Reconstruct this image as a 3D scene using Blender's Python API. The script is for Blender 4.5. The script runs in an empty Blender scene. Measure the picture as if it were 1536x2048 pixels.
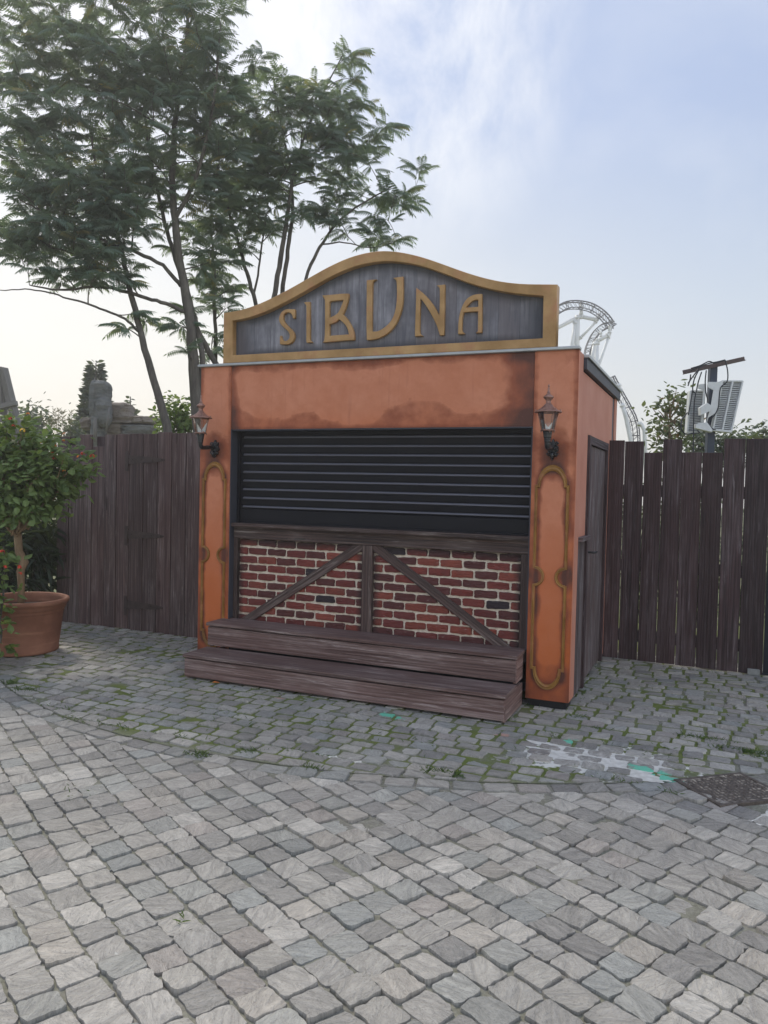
import bpy, bmesh, math, random
import numpy as np
from mathutils import Vector, Matrix
R0 = random.Random(7)
rng = np.random.default_rng(11)
scene = bpy.context.scene
col = scene.collection
PI = math.pi

# ------------------------------------------------------------------ camera
CAM = (4.194, -5.629, 1.6); YAW, PITCH, ROLL, FPX = .4055, -.0342, .0222, 1544.1
_f = np.array([-math.sin(YAW)*math.cos(PITCH), math.cos(YAW)*math.cos(PITCH), math.sin(PITCH)])
_r = np.array([math.cos(YAW), math.sin(YAW), 0.0]); _u = np.cross(_r, _f)
_r, _u = math.cos(ROLL)*_r+math.sin(ROLL)*_u, -math.sin(ROLL)*_r+math.cos(ROLL)*_u
def at(u, v, d):
    """world point seen at photo pixel (u, v), d metres deep"""
    return np.array(CAM) + (_f + _r*(u-768)/FPX - _u*(v-1024)/FPX)*d
cam_d = bpy.data.cameras.new('camera'); cam = bpy.data.objects.new('camera', cam_d); col.objects.link(cam)
cam_d.sensor_fit = 'VERTICAL'; cam_d.sensor_height = 36.0; cam_d.lens = FPX/2048*36.0
cam_d.clip_start = .05; cam_d.clip_end = 3000
cam.matrix_world = Matrix(((_r[0], _u[0], -_f[0], CAM[0]), (_r[1], _u[1], -_f[1], CAM[1]), (_r[2], _u[2], -_f[2], CAM[2]), (0, 0, 0, 1)))
scene.camera = cam

# ------------------------------------------------------------------ node helper
class NT:
    def __init__(s, name):
        s.m = bpy.data.materials.new(name); s.m.use_nodes = True
        s.t = s.m.node_tree; s.n = s.t.nodes; s.l = s.t.links; s.n.clear()
        s.out = s.n.new('ShaderNodeOutputMaterial'); s.b = s.n.new('ShaderNodeBsdfPrincipled')
        s.l.new(s.b.outputs[0], s.out.inputs[0])
    def set(s, sock, v):
        if hasattr(v, 'is_linked') or isinstance(v, bpy.types.NodeSocket): s.l.new(v, sock)
        elif isinstance(v, (tuple, list)) and len(v) == 3 and sock.type == 'RGBA': sock.default_value = (*v, 1)
        else: sock.default_value = v
    def p(s, **k):
        names = dict(color='Base Color', rough='Roughness', metal='Metallic', normal='Normal', trans='Transmission Weight', spec='Specular IOR Level', alpha='Alpha', ior='IOR', coat='Coat Weight')
        for a, v in k.items(): s.set(s.b.inputs[names[a]], v)
        return s
    def coord(s, kind='Object'):
        return s.n.new('ShaderNodeTexCoord').outputs[kind]
    def mapping(s, v, scale=(1, 1, 1), loc=(0, 0, 0), rot=(0, 0, 0)):
        n = s.n.new('ShaderNodeMapping'); s.set(n.inputs[0], v)
        n.inputs['Scale'].default_value = scale; n.inputs['Location'].default_value = loc; n.inputs['Rotation'].default_value = rot
        return n.outputs[0]
    def noise(s, v, scale=5, detail=4, rough=.55, dist=0):
        n = s.n.new('ShaderNodeTexNoise'); s.set(n.inputs['Vector'], v)
        n.inputs['Scale'].default_value = scale; n.inputs['Detail'].default_value = detail
        n.inputs['Roughness'].default_value = rough; n.inputs['Distortion'].default_value = dist
        return n.outputs[0]
    def vor(s, v, scale=5, feat='F1'):
        n = s.n.new('ShaderNodeTexVoronoi'); n.feature = feat; s.set(n.inputs['Vector'], v); n.inputs['Scale'].default_value = scale
        return n.outputs[0]
    def wave(s, v, scale=5, dist=3, detail=2):
        n = s.n.new('ShaderNodeTexWave'); s.set(n.inputs['Vector'], v); n.inputs['Scale'].default_value = scale
        n.inputs['Distortion'].default_value = dist; n.inputs['Detail'].default_value = detail; n.bands_direction = 'Y'
        return n.outputs[1]
    def ramp(s, fac, stops, const=False):
        n = s.n.new('ShaderNodeValToRGB'); s.set(n.inputs[0], fac); e = n.color_ramp.elements
        if const: n.color_ramp.interpolation = 'CONSTANT'
        while len(e) < len(stops): e.new(.5)
        for el, (ps, c) in zip(e, stops):
            el.position = ps; el.color = (c, c, c, 1) if isinstance(c, (int, float)) else (*c, 1)
        return n.outputs[0]
    def mix(s, fac, a, b, mode='MIX'):
        n = s.n.new('ShaderNodeMix'); n.data_type = 'RGBA'; n.blend_type = mode
        s.set(n.inputs[0], fac); s.set(n.inputs[6], a); s.set(n.inputs[7], b)
        return n.outputs[2]
    def math(s, op, a, b=0.0, clamp=False):
        n = s.n.new('ShaderNodeMath'); n.operation = op; n.use_clamp = clamp; s.set(n.inputs[0], a); s.set(n.inputs[1], b)
        return n.outputs[0]
    def attr(s, name, out='Fac'):
        n = s.n.new('ShaderNodeAttribute'); n.attribute_name = name; return n.outputs[out]
    def vmath(s, op, a, b=(0, 0, 0)):
        n = s.n.new('ShaderNodeVectorMath'); n.operation = op; s.set(n.inputs[0], a); s.set(n.inputs[1], b)
        return n.outputs[1] if op in ('LENGTH', 'DISTANCE', 'DOT_PRODUCT') else n.outputs[0]
    def bump(s, h, strength=.3, dist=.01, normal=None):
        n = s.n.new('ShaderNodeBump'); s.set(n.inputs['Height'], h); n.inputs['Strength'].default_value = strength; n.inputs['Distance'].default_value = dist
        if normal is not None: s.set(n.inputs['Normal'], normal)
        return n.outputs[0]
    def math_v(s, uv):   # wobbling coordinates for knots
        w = s.n.new('ShaderNodeVectorMath'); w.operation = 'ADD'; s.set(w.inputs[0], s.mapping(uv, (1.15, 6.5, 1))); nn = s.n.new('ShaderNodeTexNoise'); s.set(nn.inputs['Vector'], s.mapping(uv, (3, 14, 1))); nn.inputs['Scale'].default_value = 1
        sc = s.n.new('ShaderNodeVectorMath'); sc.operation = 'SCALE'; s.l.new(nn.outputs[1], sc.inputs[0]); sc.inputs['Scale'].default_value = .22; s.l.new(sc.outputs[0], w.inputs[1]); return w.outputs[0]
    def rnd(s):
        return s.n.new('ShaderNodeObjectInfo').outputs['Random']

def srgb(r, g, b):
    f = lambda c: (c/255/12.92) if c/255 <= .04045 else ((c/255+.055)/1.055)**2.4
    return (f(r), f(g), f(b))

# ------------------------------------------------------------------ materials
M = {}
def wood(name, dark, mid, light, scuff=.25, tone=None, low=None):
    """stained timber; UV u runs along the grain, v across it, in metres"""
    s = NT(name); uv = s.coord('UV')
    g1 = s.noise(s.mapping(uv, (1.1, 30, 1)), 1, 6, .6, 1.0)
    ring = s.wave(s.mapping(uv, (.55, 8.5, 1)), 1.6, 7, 3)
    fine = s.noise(s.mapping(uv, (9, 240, 1)), 1, 3, .6)
    c = s.mix(s.ramp(g1, [(.27, 0), (.70, 1)]), dark, mid)
    c = s.mix(s.math('MULTIPLY', s.ramp(ring, [(.0, 0), (.55, 0), (.95, 1)]), .45), c, dark)
    kd = s.vor(s.math_v(uv), 1.0); kn = s.ramp(kd, [(.02, 1), (.07, .75), (.10, 0)])
    kr = s.math('MULTIPLY', s.math('SINE', s.math('MULTIPLY', kd, 120)), s.ramp(kd, [(.06, 1), (.30, 0)]))
    c = s.mix(s.math('MULTIPLY', s.math('MAXIMUM', kr, 0), .5), c, dark); c = s.mix(s.math('MULTIPLY', kn, .85), c, tuple(x*.45 for x in dark))
    blot = s.noise(s.mapping(uv, (1.6, 5, 1), (3, 1, 0)), 1, 4, .6)
    sc = s.math('MULTIPLY', s.ramp(blot, [(.44, 0), (.66, 1)]), s.ramp(g1, [(.40, 0), (.64, 1)]))
    sc2 = s.math('MULTIPLY', s.ramp(s.noise(s.mapping(uv, (2.5, 60, 1), (7, 3, 0)), 1, 5, .7, .8), [(.56, 0), (.68, 1)]), s.ramp(blot, [(.36, 0), (.55, 1)]))
    k = s.math('MULTIPLY', s.math('ADD', s.math('MULTIPLY', sc, .55), sc2, True), scuff*2.2, True)
    c = s.mix(k, c, light)
    tint = s.noise(s.mapping(uv, (.25, .9, 1), (1, 9, 0)), 1, 2)
    c = s.mix(s.math('MULTIPLY', s.ramp(tint, [(.35, 0), (.7, 1)]), .4), c, tone or mid)
    h = s.math('ADD', s.math('MULTIPLY', g1, .8), s.math('ADD', s.math('MULTIPLY', ring, -.35), s.math('MULTIPLY', fine, .3)))
    c = s.mix(1, c, s.ramp(s.rnd(), [(0, .68), (.5, 1.0), (1, 1.28)]), 'MULTIPLY')
    s.p(color=c, rough=s.ramp(g1, [(0, .5), (1, .8)]), normal=s.bump(h, .8, .005), spec=.35)
    return s.m
M['wood'] = wood('fence_timber', srgb(44, 33, 32), srgb(100, 83, 80), srgb(160, 150, 146), .24, srgb(86, 58, 54))
M['wood_r'] = wood('fence_timber_dark', srgb(30, 21, 22), srgb(74, 56, 57), srgb(134, 128, 130), .2, srgb(62, 42, 40))
M['wood_step'] = wood('step_timber', srgb(66, 50, 47), srgb(134, 110, 103), srgb(190, 176, 170), .4, srgb(114, 82, 75))
M['wood_frame'] = wood('frame_timber', srgb(32, 25, 24), srgb(94, 75, 69), srgb(164, 154, 146), .28, srgb(80, 60, 54))
M['wood_side'] = wood('side_timber', srgb(50, 42, 42), srgb(120, 108, 106), srgb(184, 180, 184), .5, srgb(104, 76, 72))
M['wood_old'] = wood('old_timber', srgb(70, 68, 64), srgb(112, 110, 106), srgb(160, 158, 152), .3)

def sign_board():
    s = NT('sign_board'); o = s.coord('Object')
    sep = s.n.new('ShaderNodeSeparateXYZ'); s.l.new(o, sep.inputs[0])
    pid = s.math('FLOOR', s.math('MULTIPLY', sep.outputs[0], 1/.165))
    fr = s.math('FRACT', s.math('MULTIPLY', sep.outputs[0], 1/.165))
    wn = s.n.new('ShaderNodeTexWhiteNoise'); wn.noise_dimensions = '1D'; s.l.new(pid, wn.inputs['W'])
    comb = s.n.new('ShaderNodeCombineXYZ'); s.l.new(sep.outputs[0], comb.inputs[0]); s.l.new(sep.outputs[2], comb.inputs[1]); s.l.new(wn.outputs[0], comb.inputs[2])
    v = comb.outputs[0]
    g = s.noise(s.mapping(v, (34, 2.4, 6)), 1, 6, .65, .7)
    bl = s.noise(s.mapping(v, (3.2, 2.0, 4), (2, 5, 1)), 1, 4, .6)
    c = s.mix(s.ramp(g, [(.2, 0), (.85, 1)]), srgb(84, 85, 93), srgb(122, 121, 126))
    c = s.mix(s.math('MULTIPLY', s.ramp(bl, [(.42, 0), (.68, 1)]), s.ramp(g, [(.35, .25), (.7, .9)])), c, srgb(176, 176, 182))
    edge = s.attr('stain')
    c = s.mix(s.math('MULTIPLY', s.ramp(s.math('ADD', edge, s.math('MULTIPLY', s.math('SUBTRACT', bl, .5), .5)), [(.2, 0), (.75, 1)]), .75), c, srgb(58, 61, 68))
    c = s.mix(s.ramp(s.noise(s.mapping(v, (1.5, .7, 3), (9, 2, 0)), 1, 2), [(.5, 0), (.7, .35)]), c, srgb(118, 100, 94))
    line = s.ramp(fr, [(0, 1), (.02, 0), (.985, 0), (1, 1)])
    c = s.mix(s.math('MULTIPLY', line, .6), c, srgb(46, 46, 54))
    h = s.math('SUBTRACT', g, s.math('MULTIPLY', line, 1.5))
    s.p(color=c, rough=.65, normal=s.bump(h, .35, .004), spec=.3); return s.m
M['sign_board'] = sign_board()

def gold(name='gold_paint', a=(152, 118, 72), b=(184, 148, 100)):
    s = NT(name); o = s.coord('Object')
    n = s.noise(o, 5, 5, .6); n2 = s.noise(s.mapping(o, (3, 3, 3), (4, 2, 1)), 3, 3)
    c = s.mix(s.ramp(n, [(.35, 0), (.7, 1)]), srgb(*a), srgb(*b))
    c = s.mix(s.ramp(n2, [(.52, 0), (.75, .6)]), c, srgb(170, 116, 84))
    s.p(color=c, rough=.5, spec=.35, normal=s.bump(s.noise(o, 60, 3), .08, .002)); return s.m
M['gold'] = gold()
M['gold_dark'] = gold('gold_moulding', (116, 80, 32), (150, 110, 54))

def orange():
    s = NT('terracotta_wall_paint'); o = s.coord('Object')
    st = s.attr('stain'); hot = s.attr('hot')
    n1 = s.noise(o, 3.2, 5, .62, .4); n2 = s.noise(s.mapping(o, (1, 1, 1), (3, 7, 2)), 9, 5, .6)
    c = s.mix(s.ramp(n1, [(.3, 0), (.7, 1)]), (.50, .18, .09), (.60, .245, .14))
    c = s.mix(s.math('MULTIPLY', s.ramp(n2, [(.45, 0), (.7, 1)]), .5), c, (.45, .15, .07))
    c = s.mix(hot, c, (.47, .11, .02))
    k = s.math('ADD', st, s.math('MULTIPLY', s.math('SUBTRACT', n1, .5), 1.0))
    k = s.math('ADD', k, s.math('MULTIPLY', s.math('SUBTRACT', n2, .5), .6), True)
    k = s.math('MULTIPLY', k, s.ramp(st, [(0.02, 0), (.2, 1)]))
    c = s.mix(s.ramp(k, [(.10, 0), (.5, .9)]), c, (.25, .062, .024))
    c = s.mix(s.ramp(k, [(.52, 0), (1, .85)]), c, (.06, .024, .018))
    drip = s.noise(s.mapping(o, (26, 26, 1.3)), 1, 5, .7); c = s.mix(s.math('MULTIPLY', s.ramp(drip, [(.58, 0), (.74, .5)]), s.ramp(n1, [(.35, 0), (.6, 1)])), c, (.30, .09, .045))
    sp = s.ramp(s.noise(o, 95, 3, .6), [(.68, 0), (.76, .4)]); c = s.mix(sp, c, (.62, .34, .24))
    s.p(color=c, rough=.55, spec=.4, normal=s.bump(s.math('ADD', s.noise(o, 18, 5, .65), s.math('MULTIPLY', s.noise(o, 140, 3), .35)), .3, .006)); return s.m
M['orange'] = orange()

def simple(name, c, rough=.6, metal=0, var=.12, scale=8, bump=.1, spec=.4, c2=None):
    s = NT(name); o = s.coord('Object'); n = s.noise(o, scale, 5, .6)
    c2 = c2 or tuple(x*(1-var*2) for x in c)
    s.p(color=s.mix(s.ramp(n, [(.3, 0), (.7, 1)]), c2, c), rough=rough, metal=metal, spec=spec, normal=s.bump(s.noise(o, scale*5, 4), bump, .003))
    return s.m
M['pink'] = simple('side_wall_paint', (.50, .235, .165), .7, 0, .1, 3, .1, c2=(.43, .175, .115))
M['trim'] = simple('zinc_trim', (.42, .44, .44), .42, .7, .1, 10, .05)
M['barge'] = simple('dark_bargeboard', srgb(62, 64, 72), .55, 0, .1)
M['roof'] = simple('roof_felt', srgb(58, 58, 62), .9, 0, .15, 12, .3)
M['black'] = simple('black_iron', srgb(24, 26, 30), .38, .0, .2, 14, .25, .6)
M['plinth'] = simple('black_plinth', srgb(20, 21, 24), .6, 0, .1)
M['shutter'] = simple('roller_shutter_paint', srgb(22, 22, 28), .55, 0, .1, 3, .02, .25)
M['bead_highlight'] = simple('shutter_bead_highlight', srgb(98, 98, 106), .4, .35, .1, 3, .02, .6)  # paler than the shutter: the beads' sky highlight is put into the colour
M['copper'] = simple('copper_lantern', srgb(162, 126, 112), .36, .4, .2, 30, .15, c2=srgb(118, 90, 80))
M['white'] = simple('white_plastic', (.75, .74, .72), .4, 0, .05)
M['hinge'] = simple('hinge_iron', srgb(78, 66, 62), .6, .2, .2, 20, .2)
M['concrete'] = simple('concrete', srgb(140, 142, 138), .85, 0, .15, 20, .3)
M['steelw'] = simple('white_painted_steel', (.62, .64, .62), .45, 0, .06, 2, .03)
M['track'] = simple('dark_track_steel', srgb(40, 44, 52), .5, .1, .1, 2, .03)
M['navy_dark'] = simple('dark_navy_steel', srgb(24, 28, 40), .5, .1, .1)
M['navy'] = simple('navy_steel', srgb(48, 60, 78), .5, .1, .12, 6, .1)
M['rust'] = simple('brown_steel', srgb(92, 78, 74), .65, .2, .2, 20, .2)
M['lampgrey'] = simple('floodlight_grey', (.60, .63, .63), .5, 0, .08, 10, .06)
M['cable'] = simple('rubber_cable', srgb(38, 42, 48), .6, 0, .1)
M['soil'] = simple('soil', srgb(62, 48, 38), .95, 0, .2, 30, .6)
M['steel_fin'] = simple('floodlight_fins', (.5, .53, .54), .5, 0, .08, 10, .05)
M['fin_dark'] = simple('fin_gap', srgb(52, 56, 64), .7, 0, .1)

def glass():
    s = NT('lantern_glass'); s.n.remove(s.b)
    tr = s.n.new('ShaderNodeBsdfTransparent'); gl = s.n.new('ShaderNodeBsdfGlossy'); gl.inputs['Roughness'].default_value = .05
    fr = s.n.new('ShaderNodeFresnel'); fr.inputs[0].default_value = 1.45
    mx = s.n.new('ShaderNodeMixShader'); tr.inputs[0].default_value = (.9, .92, .9, 1)
    s.l.new(s.math('ADD', s.math('MULTIPLY', fr.outputs[0], .8), .06, True), mx.inputs[0]); s.l.new(tr.outputs[0], mx.inputs[1]); s.l.new(gl.outputs[0], mx.inputs[2]); s.l.new(mx.outputs[0], s.out.inputs[0]); return s.m
M['glass'] = glass()

def terracotta():
    s = NT('terracotta_pot'); o = s.coord('Object')
    n = s.noise(o, 4, 5, .6); n2 = s.noise(s.mapping(o, (1, 1, 9)), 3, 4)
    c = s.mix(s.ramp(n, [(.35, 0), (.7, 1)]), srgb(118, 78, 60), srgb(146, 102, 80))
    c = s.mix(s.ramp(n2, [(.55, 0), (.75, .35)]), c, srgb(185, 140, 112))
    s.p(color=c, rough=.8, spec=.25, normal=s.bump(s.math('ADD', n2, s.noise(o, 60, 3)), .15, .004)); return s.m
M['pot'] = terracotta()

def leafmat(name, a, b, c3=None, transl=.35, rough=.45):
    s = NT(name); o = s.coord('Object'); t = s.attr('tint')
    n = s.noise(o, 1.1, 3)
    c = s.mix(s.ramp(s.math('ADD', s.math('MULTIPLY', t, .7), s.math('MULTIPLY', n, .3)), [(.2, 0), (.8, 1)]), a, b)
    if c3: c = s.mix(s.ramp(t, [(.955, 0), (.97, 1)]), c, c3)
    s.p(color=c, rough=rough, spec=.4)
    tl = s.n.new('ShaderNodeBsdfTranslucent'); s.l.new(s.mix(.5, c, (.25, .32, .05), 'MIX'), tl.inputs[0])
    mx = s.n.new('ShaderNodeMixShader'); mx.inputs[0].default_value = transl
    s.l.new(s.b.outputs[0], mx.inputs[1]); s.l.new(tl.outputs[0], mx.inputs[2]); s.l.new(mx.outputs[0], s.out.inputs[0]); return s.m
M['leaf'] = leafmat('ash_leaves', (.09, .145, .122), (.155, .22, .18), (.27, .24, .10), .5)
M['leaf2'] = leafmat('lantana_leaves', (.075, .13, .036), (.19, .27, .085), None, .45)
M['leaf_dark'] = leafmat('bamboo_leaves', (.008, .018, .010), (.025, .045, .022), None, .2)
M['leaf_con'] = leafmat('conifer_foliage', (.045, .06, .045), (.085, .105, .075), None, .2, .7)
M['leaf_far'] = leafmat('far_foliage', (.05, .075, .045), (.11, .14, .08), None, .25, .6)
M['leaf_brown'] = leafmat('hazel_leaves', (.075, .105, .045), (.15, .17, .08), (.22, .13, .05), .3, .6)
M['straw'] = leafmat('dry_grass', (.16, .14, .10), (.26, .23, .17), None, .3, .7)
M['grass'] = leafmat('joint_grass', (.05, .10, .025), (.12, .19, .05), None, .3, .6)
M['fl_red'] = simple('red_petals', srgb(196, 62, 34), .6, 0, .2, 40)
M['fl_org'] = simple('orange_petals', srgb(226, 128, 40), .6, 0, .2, 40)
M['fl_yel'] = simple('yellow_petals', srgb(236, 186, 60), .6, 0, .15, 40)

def bark(name, a, b):
    s = NT(name); o = s.coord('Object'); n = s.noise(s.mapping(o, (14, 14, 3)), 1, 6, .65, .5)
    s.p(color=s.mix(s.ramp(n, [(.3, 0), (.75, 1)]), a, b), rough=.85, spec=.2, normal=s.bump(n, .5, .01)); return s.m
M['bark'] = bark('grey_bark', srgb(62, 58, 54), srgb(112, 108, 100))
M['bark_pale'] = bark('pale_bark', srgb(112, 92, 72), srgb(168, 146, 116))

def rock(name, a, b, c3):
    s = NT(name); o = s.coord('Object')
    n = s.noise(s.mapping(o, (1, 1, 4)), 1.6, 8, .65, .5); n2 = s.noise(o, 9, 5, .6)
    c = s.mix(s.ramp(n, [(.3, 0), (.7, 1)]), a, b); c = s.mix(s.ramp(n2, [(.5, 0), (.72, .6)]), c, c3)
    s.p(color=c, rough=.9, spec=.2, normal=s.bump(s.math('ADD', n, s.math('MULTIPLY', n2, .5)), .9, .08)); return s.m
M['rock'] = rock('layered_rock', srgb(92, 86, 80), srgb(146, 138, 128), srgb(112, 98, 84))
M['rock_grey'] = rock('grey_rock', srgb(78, 82, 82), srgb(122, 124, 122), srgb(92, 84, 78))

def brick_mat():
    s = NT('brick'); o = s.coord('Object'); t = s.attr('tint', 'Color'); e = s.attr('stain')
    n = s.noise(o, 22, 5, .65); n2 = s.noise(s.mapping(o, (6, 6, 18)), 4, 4)
    c = s.mix(s.ramp(n, [(.35, 0), (.75, .4)]), t, (.035, .012, .012))
    c = s.mix(s.ramp(n2, [(.64, 0), (.74, .4)]), c, (.34, .26, .24))
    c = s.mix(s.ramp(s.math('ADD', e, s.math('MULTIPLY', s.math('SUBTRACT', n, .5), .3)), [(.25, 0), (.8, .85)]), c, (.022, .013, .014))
    s.p(color=c, rough=.6, spec=.35, normal=s.bump(s.math('ADD', n, n2), .35, .006)); return s.m
M['brick'] = brick_mat()
def mortar_mat():
    s = NT('mortar'); o = s.coord('Object'); e = s.attr('stain')
    n = s.noise(o, 30, 5, .65); n2 = s.noise(o, 7, 3)
    c = s.mix(s.ramp(n, [(.35, 0), (.7, 1)]), (.58, .50, .40), (.86, .79, .66))
    c = s.mix(s.ramp(n2, [(.5, 0), (.75, .5)]), c, (.60, .50, .36))
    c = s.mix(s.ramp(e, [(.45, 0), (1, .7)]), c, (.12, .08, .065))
    s.p(color=c, rough=.9, spec=.2, normal=s.bump(n, .6, .006)); return s.m
M['mortar'] = mortar_mat()

ARC_C, ARC_R = (1.40, 2.85), 4.80
def spots(s, o, lst):
    k = None; nz = s.noise(o, 9, 5, .65); 
    for (x, y, rx, ry, a) in lst:
        v = s.mapping(o, (1/rx, 1/ry, 0), (-x/rx, -y/ry, 0)) if not a else s.mapping(s.mapping(o, (1, 1, 1), (-x, -y, 0)), (1, 1, 1), (0, 0, 0), (0, 0, a))
        if a: v = s.mapping(v, (1/rx, 1/ry, 0))
        d = s.vmath('LENGTH', v); d = s.math('ADD', d, s.math('MULTIPLY', s.math('SUBTRACT', nz, .5), 2.6))
        m = s.ramp(d, [(.62, 1), (.82, 0)]); k = m if k is None else s.math('MAXIMUM', k, m)
    return k
GREEN = [(2.16, -.70, .13, .06, .5), (3.396, -.695, .055, .07, 0), (3.93, -1.03, .20, .08, .35)]
PINK = [(2.96, -.765, .07, .03, 0), (1.252, -.668, .06, .03, .3)]
WHITE = [(3.60, -.93, .62, .30, -.3), (2.2, -1.6, .2, .06, 0), (4.62, -1.28, .26, .10, .7)]
def stone_mat():
    s = NT('paving_setts'); uv = s.coord('UV'); o = s.coord('Object'); t = s.attr('tint', 'Color')
    lay = s.noise(s.mapping(uv, (8, 24, 1)), 1, 7, .66, 1.6)
    fine = s.noise(uv, 90, 4, .6)
    flake = s.noise(s.mapping(uv, (9, 19, 1), (5, 3, 0)), 1, 4, .55, 1.8)
    steps = s.ramp(flake, [(0, 0), (.36, .25), (.44, .45), (.52, .68), (.60, 1)], True)
    c = s.mix(s.ramp(lay, [(.3, .0), (.7, 1)]), s.mix(1, t, (.68, .68, .68), 'MULTIPLY'), s.mix(1, t, (1.24, 1.23, 1.21), 'MULTIPLY'))
    c = s.mix(s.ramp(fine, [(.4, 0), (.8, .3)]), c, (.42, .42, .40))
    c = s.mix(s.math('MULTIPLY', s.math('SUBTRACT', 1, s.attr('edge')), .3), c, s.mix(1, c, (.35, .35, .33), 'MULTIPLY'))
    ln = s.ramp(flake, [(.425, 0), (.44, .7), (.452, 0), (.508, 0), (.52, .8), (.532, 0), (.592, 0), (.60, .6), (.612, 0)]); c = s.mix(s.math('MULTIPLY', ln, .75), c, s.mix(1, t, (.42, .42, .41), 'MULTIPLY'))  # dark lines along the flake edges, crack shade painted into the colour
    # worn dark grease, lichen specks
    sm = s.noise(o, .9, 4, .6); c = s.mix(s.ramp(sm, [(.52, 0), (.72, .28)]), c, (.15, .15, .14))
    sp = s.ramp(s.noise(o, 38, 2), [(.74, 0), (.78, .6)]); c = s.mix(sp, c, (.6, .6, .56))
    c = s.mix(s.math('MULTIPLY', s.math('MULTIPLY', spots(s, o, WHITE), s.ramp(s.noise(o, 17, 5, .7), [(.52, 0), (.60, 1)])), .5), c, (.60, .57, .52))
    c = s.mix(s.math('MULTIPLY', spots(s, o, GREEN), .85), c, (.14, .62, .42))
    c = s.mix(s.math('MULTIPLY', spots(s, o, PINK), .5), c, (.62, .30, .24))
    ms = s.math('MULTIPLY', s.ramp(s.math('MULTIPLY', s.vmath('DISTANCE', o, (ARC_C[0], ARC_C[1], 0)), .1), [(.46, 1), (.49, .12)]), s.ramp(s.noise(o, 2.6, 5, .65), [(.5, 0), (.66, 1)]))
    c = s.mix(s.math('MULTIPLY', ms, s.math('SUBTRACT', 1.05, s.attr('edge'), True)), c, (.10, .125, .035))
    h = s.math('ADD', s.math('MULTIPLY', lay, .9), s.math('ADD', s.math('MULTIPLY', steps, .8), s.math('MULTIPLY', fine, .22)))
    s.p(color=c, rough=s.ramp(lay, [(0, .55), (1, .8)]), spec=.4, normal=s.bump(h, 1, .014)); return s.m
M['stone'] = stone_mat()
def joint_mat():
    s = NT('joint_filling'); o = s.coord('Object')
    n = s.noise(o, 60, 5, .7); n2 = s.noise(o, 1.7, 4, .6); n3 = s.noise(o, 14, 3)
    c = s.mix(s.ramp(n, [(.3, 0), (.7, 1)]), (.13, .12, .105), (.30, .285, .25))
    d = s.vmath('DISTANCE', o, (ARC_C[0], ARC_C[1], 0)); ap = s.ramp(s.math('MULTIPLY', d, .1), [(.462, 1), (.478, .2)])
    mo = s.math('MULTIPLY', ap, s.ramp(s.math('ADD', n2, s.math('MULTIPLY', s.math('SUBTRACT', n3, .5), .5)), [(.30, 0), (.52, 1)]))
    c = s.mix(mo, c, s.mix(n3, (.055, .085, .018), (.20, .225, .07)))
    c = s.mix(spots(s, o, WHITE), c, (.66, .64, .58))
    s.p(color=c, rough=.95, spec=.15, normal=s.bump(n, .8, .006)); return s.m
M['joint'] = joint_mat()
def ground_mat():
    s = NT('ground_earth'); o = s.coord('Object'); n = s.noise(o, .5, 6, .6); n2 = s.noise(o, 12, 4)
    c = s.mix(s.ramp(n, [(.4, 0), (.6, 1)]), (.09, .12, .04), (.20, .19, .10)); c = s.mix(s.ramp(n2, [(.4, 0), (.8, .4)]), c, (.05, .07, .02))
    s.p(color=c, rough=1, normal=s.bump(n2, .5, .05)); return s.m
M['ground'] = ground_mat()
def iron_mat():
    s = NT('cast_iron_cover'); o = s.coord('Object')
    n = s.noise(o, 40, 4, .6); v = s.attr('raised')
    c = s.mix(s.ramp(n, [(.3, 0), (.7, 1)]), srgb(66, 58, 52), srgb(104, 94, 84)); c = s.mix(s.math('MULTIPLY', v, s.ramp(s.noise(o, 17, 4, .6), [(.45, 0), (.65, 1)])), c, srgb(178, 168, 152))
    s.p(color=c, rough=.65, metal=.15, normal=s.bump(n, .5, .003)); return s.m
M['iron'] = iron_mat()

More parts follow.
